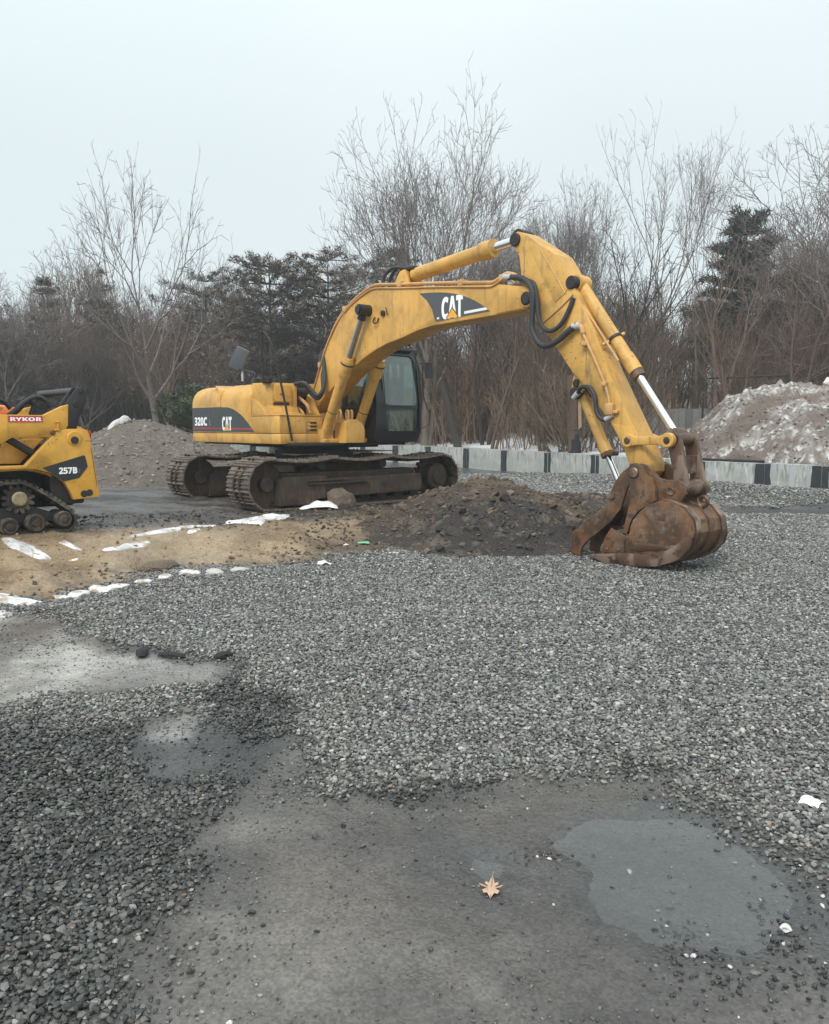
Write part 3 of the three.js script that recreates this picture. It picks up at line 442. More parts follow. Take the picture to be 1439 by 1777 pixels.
// young saplings one can tell apart behind the wall
const SAP = { n: 3, seg: [0.5, 0.4, 0.3, 0.3], wig: [0.16, 0.25, 0.35, 0.4], up: [0.03, 0.04, 0.03, 0.02], kids: [14, 5, 3], from: [0.22, 0.25, 0.25], ang: [0.6, 0.6, 0.6], len: [0.34, 0.42, 0.5], tip: [0.6, 0.5, 0.5], rr: [0.5, 0.55, 0.6], min: 0.007 };
[[8.0, 31.5, 6.5, 0.04, 'crooked sapling rising between the stick and the forked tree'], [5.0, 27.2, 6.8, -0.03, 'twisting multi-stemmed sapling beside the burnt trunk'], [4.4, 28.2, 6.2, -0.2, 'sapling leaning left across the thicket under the boom'], [6.2, 27.6, 5.6, 0.1, 'slender sapling left of the thumb cylinder in front of the grey fence'], [7.1, 27, 4.6, 0.25, 'low sapling leaning right behind the excavator stick'], [2.9, 30.5, 6.5, 0.12, 'sapling leaning right just above the wall under the middle of the boom'], [12.4, 26.5, 6, -0.12, 'bare sapling standing behind the dirty snow heap'], [9.8, 25.5, 4.6, 0.1, 'crooked sapling at the left shoulder of the snow heap']].forEach(([x, z, h, l, s], k) => tree('sapling', s, x, z, h, SAP, 330 + k, { trunk: 0.9, rad: 0.05 + 0.012 * (k % 3), lean: l, stems: k === 1 ? 3 : 2, fan: 0.18, bark: M.barkRed, twig: M.barkRed }));
{ // broken trunks: a leaning stub left and the charred trunk behind the wall
  const stub = (label, a, b, r0, r1, m, burnt) => { const t = thing('tree_stump', label, 'tree stump', [a[0], 0, -a[2]]); const W = new Wood(), q = []; for (let i = 0; i <= 6; i++) q.push(V(lerp(0, b[0] - a[0], i / 6) + 0.03 * Math.sin(i * 2), lerp(a[1], b[1], i / 6), 0.03 * Math.cos(i * 3))); W.limb(q, r0, r1, 9); add('trunk', W.geo(), m, t); if (burnt) { const W2 = new Wood(); W2.limb([q[0].clone().add(V(0.02, 0, 0.02)), q[1].clone().add(V(0.02, 0, 0.03)), q[2].clone().add(V(0.0, 0.1, 0.02))], r0 * 1.12, r1 * 1.08, 9); add('charred_bark', W2.geo(), M.black, t); add('split_wood', join([ext([[0, 0], [0.09, 0.1], [0.06, 0.8], [0.01, 1.2], [-0.03, 0.7]], 0, 0.05).translate(0.1, a[1] + 1.0, 0.12)]), bark(0.36, 0.24, 0.16), t); } };
  stub('dark broken trunk leaning left behind the wall right of the cab', [1.75, 0.7, 32.6], [1.1, 3.4, 32.6], 0.17, 0.11, bark(0.05, 0.04, 0.034));
  stub('charred black trunk with a pale split behind the wall under the boom tip', [5.05, 0.5, 25.6], [4.95, 3.2, 25.6], 0.2, 0.14, M.barkRed, true);
}
// evergreens
function pine(label, x, z, H, R, seed, o = {}) {
  const r = rng(seed), W = new Wood(), F = [], y0 = hillH(x, z) - 0.1, T = o.lean ?? 0;
  W.limb([V(0, 0, 0), V(T * 0.4, H * 0.4, 0), V(T, H * 0.97, 0)], H * 0.016 + 0.03, 0.03, 8);
  const put = (p, s, dens) => { for (let k = 0; k < dens; k++) { const a = r() * 6.28, e = (r() - 0.35) * 1.5, L = s * (0.6 + 0.6 * r()), dx = Math.cos(a) * Math.cos(e), dy = Math.sin(e), dz = Math.sin(a) * Math.cos(e), w = s * 0.11, q = [p.x + (r() - 0.5) * s, p.y + (r() - 0.5) * s * 0.6, p.z + (r() - 0.5) * s]; F.push(q[0] - dz * w, q[1], q[2] + dx * w, q[0] + dz * w, q[1] + w * 0.5, q[2] - dx * w, q[0] + dx * L, q[1] + dy * L, q[2] + dz * L); } };
  const tiers = o.tiers ?? 11;
  for (let k = 0; k < tiers; k++) {
    const t = lerp(o.from ?? 0.25, 0.99, k / (tiers - 1)), y = H * t + (r() - 0.5) * 0.3, rad = R * (o.round ? Math.sqrt(Math.max(0.04, 1 - ((t - 0.62) / 0.42) ** 2)) : (1.12 - t) ** 0.7 * (0.75 + 0.5 * r())), nb = o.nb ?? 7;
    for (let b = 0; b < nb; b++) {
      if (r() < (o.gap ?? 0.15)) continue;
      const a = b / nb * 6.28 + r() * 0.9, L = rad * (0.7 + 0.45 * r()), c = V(T * t, y, 0), e = V(c.x + Math.cos(a) * L, y + L * (0.12 + 0.2 * r()), Math.sin(a) * L);
      W.limb([c, c.clone().lerp(e, 0.5).add(V(0, -0.05 * L, 0)), e], 0.035, 0.012, 4);
      const m = Math.max(3, Math.round(L * (o.dens ?? 3.2))); for (let j = 0; j < m; j++) { const f = lerp(0.35, 1.05, (j + r()) / m), q = c.clone().lerp(e, f); q.x += (r() - 0.5) * 0.5 * L * 0.5; q.z += (r() - 0.5) * 0.5 * L * 0.5; q.y += (r() - 0.3) * 0.22; put(q, o.size ?? 0.34, o.nd ?? 26); }
    }
  }
  const g = new THREE.BufferGeometry(); g.setAttribute('position', new THREE.Float32BufferAttribute(F, 3)); g.computeVertexNormals();
  const t = thing('pine_tree', label, 'pine tree', [x, y0, -z]); add('trunk', W.geo(), M.bark, t); add('crown', g, o.m ?? M.needle, t).userData.kind = 'stuff'; return t;
}
function needle(r, g, b) { return std({ color: new THREE.Color().setRGB(r, g, b), roughness: 0.8, side: THREE.DoubleSide }); }
M.needle = needle(0.05, 0.085, 0.07); M.needleBrown = needle(0.18, 0.152, 0.125); M.needleDark = needle(0.13, 0.13, 0.108);
pine('dark green layered pine on the right behind the thin bare tree', 16.4, 41, 9.6, 3.5, 401, { tiers: 12, nb: 9, from: 0.28, size: 0.42, nd: 36, gap: 0.15, dens: 4.2, m: needle(0.062, 0.092, 0.078) });  // needle colour lightened to put distance haze into the crown
pine('rounded dark evergreen left of the counterweight in the distance', -11.4, 45, 8.8, 3.0, 402, { round: true, m: M.needleDark, tiers: 10, nb: 9, from: 0.3, gap: 0.25, size: 0.3, dens: 3.4, nd: 24 });
pine('tall brownish evergreen with a ragged double top above the body', -7.2, 41, 10.3, 3.0, 403, { round: true, m: M.needleBrown, tiers: 17, nb: 11, gap: 0.15, dens: 3.4, size: 0.28, nd: 22, from: 0.22 });
pine('wide brownish evergreen left of the boom cylinder', -4.4, 42, 9.4, 3.2, 404, { round: true, m: M.needleBrown, tiers: 16, nb: 11, gap: 0.15, dens: 3.4, size: 0.28, nd: 22, from: 0.2 });
pine('small dark evergreen peeking over the boom beside the stick cylinder', -1.2, 46, 10.2, 2.0, 405, { round: true, m: M.needleDark, tiers: 8, gap: 0.15, size: 0.38, from: 0.5 });
pine('dark pine cut by the left edge of the photo', -22.2, 42, 9.5, 3, 406, { m: M.needleDark, tiers: 10, gap: 0.25, size: 0.4 });
pine('loose pine left of the bare oak behind the track loader', -17.6, 46, 9.6, 3, 407, { m: M.needleDark, tiers: 9, gap: 0.4, dens: 2.2, size: 0.36, nd: 18 });
pine('ragged brownish pine between the far left pine and the bare oak', -19.6, 43.5, 9.8, 2.6, 409, { m: M.needleBrown, tiers: 13, nb: 9, gap: 0.3, dens: 3, size: 0.3, nd: 20 });
{ const t = pine('low green evergreen bush between the gravel pile and the counterweight', -7.5, 27.5, 2.6, 1.3, 408, { round: true, tiers: 7, nb: 7, from: 0.2, m: needle(0.075, 0.105, 0.045), size: 0.22, dens: 5 }); t.name = numbered('evergreen_bush'); t.userData.category = 'bush'; t.position.y = 0.2; }
// the wood behind, which reads as one mass
function wood(name, label, category, P, list, m, seed, opt) {
  const G = thing(name, label, category); G.userData.kind = 'stuff'; const r = rng(seed), o = new THREE.Object3D(), nv = opt.variants;
  for (let v = 0; v < nv; v++) {
    const W = new Wood(), q = rng(seed * 7 + v);
    for (let k = 0; k < opt.stems; k++) { const a = q() * 6.28, sp = opt.fan * q(); (P.limbs ? fork : grow)([W, W], q, P, V(Math.cos(a) * opt.foot * q(), 0, Math.sin(a) * opt.foot * q()), V(Math.cos(a) * sp, 1, Math.sin(a) * sp).normalize(), opt.H * opt.trunk * (0.6 + 0.5 * q()), opt.rad, 0); }
    const mine = list.filter((_, i) => i % nv === v), im = new THREE.InstancedMesh(W.geo(), m, mine.length), c = new THREE.Color();
    mine.forEach(([x, z, s], i) => { o.position.set(x, hillH(x, z) - 0.15, -z); o.rotation.set((r() - 0.5) * 0.12, r() * 6.28, (r() - 0.5) * 0.12); o.scale.set(s * (0.85 + 0.3 * r()), s * (0.9 + 0.25 * r()), s * (0.85 + 0.3 * r())); o.updateMatrix(); im.setMatrixAt(i, o.matrix); const k = 0.42 + 1.15 * r() ** 1.4, h = r(); im.setColorAt(i, c.setRGB(k * (1 + 0.12 * h), k, k * (1 - 0.08 * h))); });
    im.name = name + '_stems'; im.userData.kind = 'stuff'; im.castShadow = im.receiveShadow = true; G.add(im);
  }
}
{
  const r = rng(501), far = [], brush = [], low = [];
  for (let i = 0; i < 170; i++) { const z = 42 + 34 * r(), x = (r() * 2 - 1) * (z * 0.58 + 3); if (x > 9 && x < 16 && z < 58 && r() < 0.75) continue; if (x > -19 && x < -8 && z < 55 && r() < 0.4) continue; const right = sm(2, 12, x); far.push([x, z, (z < 52 ? 0.72 : 0.9) * (0.75 + 0.35 * r()) * lerp(1, 0.8, right)]); }
  for (let i = 0; i < 560; i++) { const x0 = (r() * 2 - 1) * 30, z = Math.max(wallZ(x0) + 2.2, 26) + 20 * r() ** 1.3; if (Math.abs(x0) > z * 0.56 + 2) continue; if (x0 > 0 && x0 < 12.5 && z < 34 && r() < 0.8) continue; brush.push([x0, z, 0.55 + 0.65 * r() + (x0 < -3 ? 0.25 : 0) - 0.15 * sm(4, 10, x0)]); }
  for (let i = 0; i < 270; i++) { const x0 = -12 + 27 * r(), z = wallZ(x0) + 1.0 + 7 * r(); if (x0 > 6.3 && x0 < 16 && z < 25) continue; if (x0 > -0.5 && x0 < 9 && r() < 0.5) continue; low.push([x0, z, 0.6 + 0.5 * r()]); }
  wood('bare_woodland', 'far-off bare woodland that closes the view', 'woodland', { ...NARROW, n: 6, limbs: 5, open: 0.55, L: 1.4, side: 1, min: 0.013 }, far, bark(0.145, 0.108, 0.085), 510, { variants: 7, stems: 1, fan: 0.1, foot: 0, H: 10, trunk: 0.5, rad: 0.13 });
  wood('brush', 'dense brown brush of bare stems behind the wall', 'brush', { ...SAP, kids: [10, 5, 3] }, brush, bark(0.125, 0.086, 0.06), 520, { variants: 6, stems: 5, fan: 0.5, foot: 0.7, H: 5.8, trunk: 0.85, rad: 0.042 });
  const poles = []; for (let i = 0; i < 75; i++) { const x0 = (r() * 2 - 1) * 24, z = Math.max(wallZ(x0) + 3, 28) + 12 * r(); if (Math.abs(x0) > z * 0.55 + 1) continue; poles.push([x0, z, 0.7 + 0.6 * r()]); }
  wood('young_trees', 'dark slender trunks of young trees standing through the brush', 'trees', { ...NARROW, n: 4, limbs: 3, open: 0.55, L: 0.8, side: 1, min: 0.011, wob: 0.25 }, poles, bark(0.085, 0.066, 0.054), 540, { variants: 6, stems: 2, fan: 0.3, foot: 0.3, H: 4.6, trunk: 0.6, rad: 0.065 });
  wood('thicket', 'thicket of thin stems and vines standing right behind the wall', 'thicket', { ...SAP, n: 2, kids: [7, 4], wig: [0.3, 0.4, 0.4, 0.4] }, low, bark(0.17, 0.125, 0.09), 530, { variants: 6, stems: 7, fan: 0.8, foot: 0.6, H: 3.6, trunk: 0.85, rad: 0.022 });
}
{ // grey board fence glimpsed between the stems
  const t = thing('board_fence', 'weathered grey board fence glimpsed through the stems behind the stick', 'fence', [0, 0, 0]); const r = rng(61), a = [4.9, 31.5], b = [12.4, 29.5], n = 32, L = Math.hypot(b[0] - a[0], b[1] - a[1]), ang = Math.atan2(b[1] - a[1], b[0] - a[0]);
  const w = L / n, gs = [0, 1, 2].map((k) => fin(box(-w / 2 + 0.006, w / 2 - 0.006, 0, 1.5, -0.012, 0.012))), ms = [0.13, 0.155, 0.18].map((k) => std({ color: new THREE.Color().setRGB(k, k * 0.99, k * 0.94), roughness: 0.9, bumpMap: lumpBump, bumpScale: 0.004 }));
  for (let i = 0; i < n; i++) { const m = add('board', gs[i % 3], ms[Math.floor(r() * 3)], t), f = (i + 0.5) / n; m.position.set(lerp(a[0], b[0], f), 0.75 + 0.02 * r(), -lerp(a[1], b[1], f) + 0.012 * r()); m.rotation.y = ang; }
  for (let i = 0; i < 5; i++) { const f = i / 4, m = add('post', fin(box(-0.05, 0.05, 0, 1.7, -0.12, -0.02)), ms[0], t); m.position.set(lerp(a[0], b[0], f), 0.6, -lerp(a[1], b[1], f)); m.rotation.y = ang; }
}
{ // thin dark wire fence frame above the snow heap
  const t = thing('pipe_fence', 'thin dark pipe fence frame standing above the dirty snow heap', 'fence', [0, 0, 0]);
  add('top_rail', join([rod([9.4, 3.15, -26.5], [12.1, 3.25, -26.5], 0.03), rod([13.1, 2.9, -26], [15.5, 3.6, -26], 0.035)]), M.darkMetal, t); add('post', join([rod([12.1, 0.5, -26.5], [12.1, 3.25, -26.5], 0.035)]), M.darkMetal, t); add('post', join([rod([9.4, 0.5, -26.5], [9.4, 3.15, -26.5], 0.035)]), M.darkMetal, t);
}
// ---------------------------------------------------------------- piles
const rough = (x, z, s) => (fbm(x * 1.2, z * 1.2, 4, s) - 0.5);
{
  const f = (x, z) => { const dx = (x + 6.7) / (x < -6.7 ? 4.2 : 4.4), dz = (z - 20) / 4.2, q = Math.hypot(dx, dz); return 0.12 + 1.92 * (1.05 - Math.sqrt(q * q * 1.0 + 0.02) ) * 0.95 + rough(x, z, 601) * 0.3 * sm(1, 0.7, q) + (fbm(x * 6, z * 6, 3, 602) - 0.5) * 0.1 - 0.05; };
  const g = grid(lines([-12, -1.6, 0.08]), lines([14.8, 25, 0.08]), f, (x, z) => { const n = fbm(x * 1.5, z * 1.5, 4, 603), k = fbm(x * 8, z * 8, 3, 604); return mixc(mixc([0.2, 0.17, 0.138], [0.14, 0.118, 0.098], n), [0.29, 0.255, 0.215], 0.6 * sm(0.55, 0.75, k)); });
  tag(add('gravel_pile', g, M.mound), 'broad cone of brown sandy gravel behind the track loader', 'gravel pile');
  const r = rng(602), L = []; for (let i = 0; i < 5200; i++) { const x = -11 + 9 * r(), z = 15 + 6.5 * r(), y = f(x, z); if (y < 0.2) continue; const s = 0.03 + 0.09 * r() ** 5, k = 0.1 + 0.2 * r(); L.push([x, y + s * 0.1, z, s, [k, k * 0.88, k * 0.74]]); } scatter('pile_gravel', 'loose stones and crumbs on the brown gravel pile', 'gravel', stones, M.stone, L);
  const P = smoothLoop([[-7.5, 19.75], [-7.35, 20.0], [-7.15, 20.12], [-6.98, 20.22], [-7.0, 20.0], [-7.15, 19.85], [-7.3, 19.6], [-7.45, 19.6]], 2), c = [-7.24, 19.9], pos = [], idx = [], n = P.length;
  for (let k = 0; k <= 6; k++) for (let q = 0; q < n; q++) { const t = k / 6, x = lerp(c[0], P[q][0], t), z = lerp(c[1], P[q][1], t); pos.push(x, f(x, z) + (t < 1 ? 0.13 * Math.sqrt(1 - t * t) * (0.5 + fbm(x * 3, z * 3, 3, 606)) : -0.03), -z); }
  for (let k = 0; k < 6; k++) for (let q = 0; q < n; q++) { const e = (q + 1) % n, a = k * n + q, b = k * n + e; idx.push(a, b, a + n, b, b + n, a + n); }
  const sg = new THREE.BufferGeometry(); sg.setAttribute('position', new THREE.Float32BufferAttribute(pos, 3)); sg.setIndex(idx);
  tag(add('snow_patch', fin(sg, 0.5), std({ color: new THREE.Color().setRGB(0.55, 0.54, 0.53), roughness: 0.8, bumpMap: soilBump, bumpScale: 0.04 })), 'grey snow lump on the left shoulder of the gravel pile', 'snow patch');
}
{ // ploughed heap of dirty snow behind the wall
  const prof = [[5.8, 0.2], [6.6, 0.6], [7.12, 1.0], [7.92, 1.7], [8.63, 2.38], [9.3, 2.6], [10.7, 2.66], [12.5, 2.7], [15, 2.2], [17, 0.5]];
  const top = (x) => { for (let i = 1; i < prof.length; i++) if (x <= prof[i][0]) return lerp(prof[i - 1][1], prof[i][1], (x - prof[i - 1][0]) / (prof[i][0] - prof[i - 1][0])); return 0; };
  const f = (x, z) => { const w = wallZ(x) + 0.4, c = 21.6, t = z < c ? sm(w - 0.5, c, z) : sm(26.5, c, z); if (z < w) return -0.3; const h = lerp(0.72, top(x), z < c ? Math.max(0, (z - w) / (c - w)) ** 0.85 : t); return h + (Math.abs(fbm(x * 1.6, z * 1.6, 4, 611) - 0.5) * -0.7 + 0.12) * 0.9 + (fbm(x * 5, z * 5, 4, 612) - 0.5) * 0.4 + (fbm(x * 13, z * 13, 3, 616) - 0.5) * 0.16 - (x < 6.6 ? (6.6 - x) * 0.8 : 0); };
  const g = grid(lines([5.6, 16.5, 0.055]), lines([14.2, 26, 0.055]), f, (x, z, y) => {
    const n = fbm(x * 1.1, z * 1.1 + y, 4, 613), k = 0.45 * fbm(x * 4, z * 4 + y * 5, 4, 614) + 0.55 * fbm(x * 12, z * 12 + y * 12, 3, 617), m = fbm(x * 14, z * 14 + y * 12, 3, 615);
    let c = mixc([0.165, 0.138, 0.118], [0.31, 0.285, 0.265], sm(0.38, 0.64, k)); c = mixc(c, [0.14, 0.108, 0.088], 0.85 * sm(0.44, 0.6, n + 0.5 * (k - 0.5) + 0.25 * (m - 0.5) + 0.12 * sm(1.6, 0.9, y))); c = mixc(c, [0.09, 0.062, 0.05], 0.9 * sm(8.0, 7.2, x + (k - 0.5)) * sm(20.8, 21.6, z)); return mixc(c, [0.74, 0.73, 0.72], 0.75 * sm(0.58, 0.7, m) * sm(0.62, 0.42, n));
  });
  tag(add('snow_heap', g, std({ vertexColors: true, roughness: 0.85, bumpMap: soilBump, bumpScale: 0.05 })), 'big ploughed heap of dirty brown and white snow behind the wall', 'snow heap');
  { const r = rng(617), L = []; for (let i = 0; i < 7000; i++) { const x = 6.2 + 9 * r(), z = wallZ(x) + 0.3 + 5.2 * r(), y = f(x, z); if (y < 0.5 || z > 23.5) continue; const s = 0.025 + 0.085 * r() ** 4, n = fbm(x * 1.1, z * 1.1 + y, 4, 613), w = r() < 0.36 - 1.4 * (n - 0.44), k = w ? 0.24 + 0.26 * r() : 0.1 + 0.14 * r(); L.push([x, y + s * 0.1, z, s, w ? [k, k * 0.98, k * 0.96] : [k, k * 0.82, k * 0.68]]); } scatter('snow_lumps', 'crumbs of dirty snow and soil covering the ploughed snow heap', 'snow', [3, 4, 5].map((q) => stoneGeo(q * 9 + 1, 0.7, 0.5)), M.stone, L); }
  const sg = stoneGeo(88, 0.9, 0.3).scale(0.55, 0.5, 0.5).translate(10.9, 2.72, -21.3); tag(add('snow_clump', sg, std({ color: new THREE.Color().setRGB(0.62, 0.57, 0.52), roughness: 0.85 })), 'pale round snow chunk on top of the snow heap at the right edge', 'snow clump');
}

// ================================================================ EXCAVATOR (x forward, y up, z to the machine's right)
const EX = thing('excavator', 'yellow tracked excavator with a rusty bucket resting on the gravel', 'excavator', [-1.86, 0.23, -15]);
const TU = -50 * Math.PI / 180, TT = 40 * Math.PI / 180;   // upper body and undercarriage turned apart
const up = (name, list, m, parent = EX, crease) => add(name, join(list, TU, crease), m, parent);
const un = (name, list, m, parent = EX) => add(name, join(list, TT), m, parent);
const raw = (name, g, m, parent, turn) => add(name, g.rotateY(turn), m, parent);
{ // ---- undercarriage
  const R = 0.4, X = 1.8, cy = 0.45;
  const path = [];   // centre line of the chain, sagging between the carrier rollers on top
  const nA = 16; for (let i = 0; i <= nA; i++) { const a = Math.PI / 2 + Math.PI * i / nA; path.push([-X + R * Math.cos(a), cy + R * Math.sin(a)]); }
  for (let i = 1; i < 24; i++) path.push([lerp(-X, X, i / 24), cy - R]);
  for (let i = 0; i <= nA; i++) { const a = -Math.PI / 2 + Math.PI * i / nA; path.push([X + R * Math.cos(a), cy + R * Math.sin(a)]); }
  for (let i = 1; i < 24; i++) { const t = i / 24; path.push([lerp(X, -X, t), cy + R - 0.05 * Math.abs(Math.sin(t * Math.PI * 3))]); }
  const cl = path.map((p, i) => i ? Math.hypot(p[0] - path[i - 1][0], p[1] - path[i - 1][1]) : 0); for (let i = 1; i < cl.length; i++) cl[i] += cl[i - 1];
  const total = cl[cl.length - 1] + Math.hypot(path[0][0] - path.at(-1)[0], path[0][1] - path.at(-1)[1]);
  const posAt = (s) => { s = ((s % total) + total) % total; let i = cl.findIndex((v) => v > s); if (i < 0) i = cl.length; const a = path[i - 1], b = path[i % path.length], l = (i < cl.length ? cl[i] : total) - cl[i - 1], t = (s - cl[i - 1]) / l; return [lerp(a[0], b[0], t), lerp(a[1], b[1], t), Math.atan2(b[1] - a[1], b[0] - a[0])]; };
  const N = 49, pitch = total / N;
  const shoeG = (w) => { const P = [[-pitch * 0.5, -0.012], [-pitch * 0.5, 0.012], [-pitch * 0.5 + 0.012, 0.034], [-pitch * 0.5 + 0.024, 0.034], [-pitch * 0.5 + 0.034, 0.012], [-0.012, 0.012], [-0.006, 0.03], [0.01, 0.03], [0.016, 0.012], [pitch * 0.5 - 0.05, 0.012], [pitch * 0.5 - 0.044, 0.03], [pitch * 0.5 - 0.028, 0.03], [pitch * 0.5 - 0.022, 0.006], [pitch * 0.5 + 0.006, 0.002], [pitch * 0.5 + 0.006, -0.012]].map(([x, y]) => [x, -y]).reverse(); return fin(ext(P, -w / 2, w / 2), 0.4); };
  const sg = shoeG(0.72), boltG = fin(mergeGeometries([-0.1, 0.1].flatMap((z) => [box(-0.06, -0.03, -0.03, -0.01, z - 0.018, z + 0.018), box(0.02, 0.05, -0.03, -0.01, z - 0.018, z + 0.018)]).map((g) => g.toNonIndexed())));
  for (const side of [1, -1]) {
    const z = 1.19 * side, W = 0.72;
    const chain = []; for (let i = 0; i < path.length; i += 2) { const q = path[i], n = path[(i + 2) % path.length]; for (const s of [-0.09, 0.09]) chain.push(box(0, Math.hypot(n[0] - q[0], n[1] - q[1]) + 0.03, -0.05, 0.03, z + s - 0.025, z + s + 0.025).translate(0, 0, 0).rotateZ(Math.atan2(n[1] - q[1], n[0] - q[0])).translate(q[0] - (q[0] - n[0]) * 0, q[1] + (cy - q[1]) * 0.1, 0)); }
    const tr = un('track', chain, M.muddy);
    for (let k = 0; k < N; k++) {
      const [x, y, a] = posAt(k * pitch), jig = (hash(k, side, 5) - 0.5) * 0.05, m = add('track_shoe', sg, M.shoe, tr);
      m.position.set(x * Math.cos(TT) + z * Math.sin(TT), y, -x * Math.sin(TT) + z * Math.cos(TT)); m.rotation.set(0, TT, a + jig, 'YXZ');
    }
    const b = []; for (let k = 0; k < N; k++) { const [x, y, a] = posAt(k * pitch); b.push(box(-0.065, -0.035, -0.05, -0.012, z - 0.075, z - 0.045).rotateZ(a).translate(x, y, 0), box(-0.065, -0.035, -0.05, -0.012, z + 0.045, z + 0.075).rotateZ(a).translate(x, y, 0)); }
    un('shoe_bolts', b, M.darkMetal, tr).userData.kind = 'stuff';
    // roller frame with a flared side, rollers, idler, sprocket
    const o = (a, c) => side > 0 ? [a, c] : [-c, -a];
    const [za, zb] = o(1.0, 1.5), fr = un('track_frame', [ext([[-1.62, 0.1], [-1.62, 0.5], [-1.5, 0.56], [-0.75, 0.56], [-0.72, 0.5], [1.3, 0.53], [1.34, 0.5], [1.34, 0.26], [1.3, 0.22], [-0.9, 0.18], [-1.1, 0.1]], za, zb, 0.015), box(-1.5, 1.3, 0.2, 0.62, z - 0.16, z + 0.16, 0.02)], M.muddy);
    un('frame_hole', [box(0.42, 0.52, 0.33, 0.42, ...o(1.501, 1.507)), box(-0.75, -0.62, 0.3, 0.4, ...o(1.501, 1.507))], M.black, fr);
    un('step_bar', [box(-1.1, 0.1, 0.425, 0.445, ...o(1.5, 1.54)), box(-1.1, -0.3, 0.47, 0.5, ...o(1.5, 1.52), 0.008)], M.muddy, fr);
    un('rollers', [0, 1, 2, 3, 4, 5, 6, 7].map((k) => disc(-1.35 + k * 0.38, 0.2, z - 0.14, z + 0.14, 0.11, 16)), M.darkMetal, fr);
    un('carrier_rollers', [-0.7, 0.6].map((k) => disc(k, 0.72, z - 0.12, z + 0.12, 0.08, 14)), M.darkMetal, fr);
    un('idler', [disc(-X, cy, z - 0.11, z + 0.11, R - 0.05, 30), disc(-X, cy, ...o(1.0, 1.4), 0.12, 18)], M.muddy);
    const teeth = []; for (let k = 0; k < 21; k++) { const a = k / 21 * 6.2832; teeth.push(box(-0.03, 0.03, R - 0.1, R - 0.02, z - 0.04, z + 0.04).rotateZ(a).translate(X, cy, 0)); }
    un('sprocket', [disc(X, cy, z - 0.05, z + 0.05, R - 0.08, 30), ...teeth, disc(X, cy, ...o(1.0, 1.44), 0.24, 26, 0.03), disc(X, cy, ...o(1.42, 1.5), 0.15, 22, 0.02)], M.muddy);
  }
  un('car_body', [box(-0.9, 0.9, 0.42, 0.8, -0.75, 0.75, 0.05), ext([[-1.1, 0.35], [-0.6, 0.75], [0.6, 0.75], [1.1, 0.35]], -1.1, -0.4, 0.02), ext([[-1.1, 0.35], [-0.6, 0.75], [0.6, 0.75], [1.1, 0.35]], 0.4, 1.1, 0.02)], M.muddy);
  un('turntable', [new THREE.CylinderGeometry(0.72, 0.72, 0.16, 40).translate(0, 0.86, 0), new THREE.CylinderGeometry(0.64, 0.64, 0.1, 40).translate(0, 0.97, 0)], M.darkMetal);
  un('step_plate', [box(-1.0, -0.35, 0.885, 0.905, 0.5, 0.95), box(0.9, 1.5, 0.9, 0.915, -0.2, 0.5)], M.wornSteel);
}
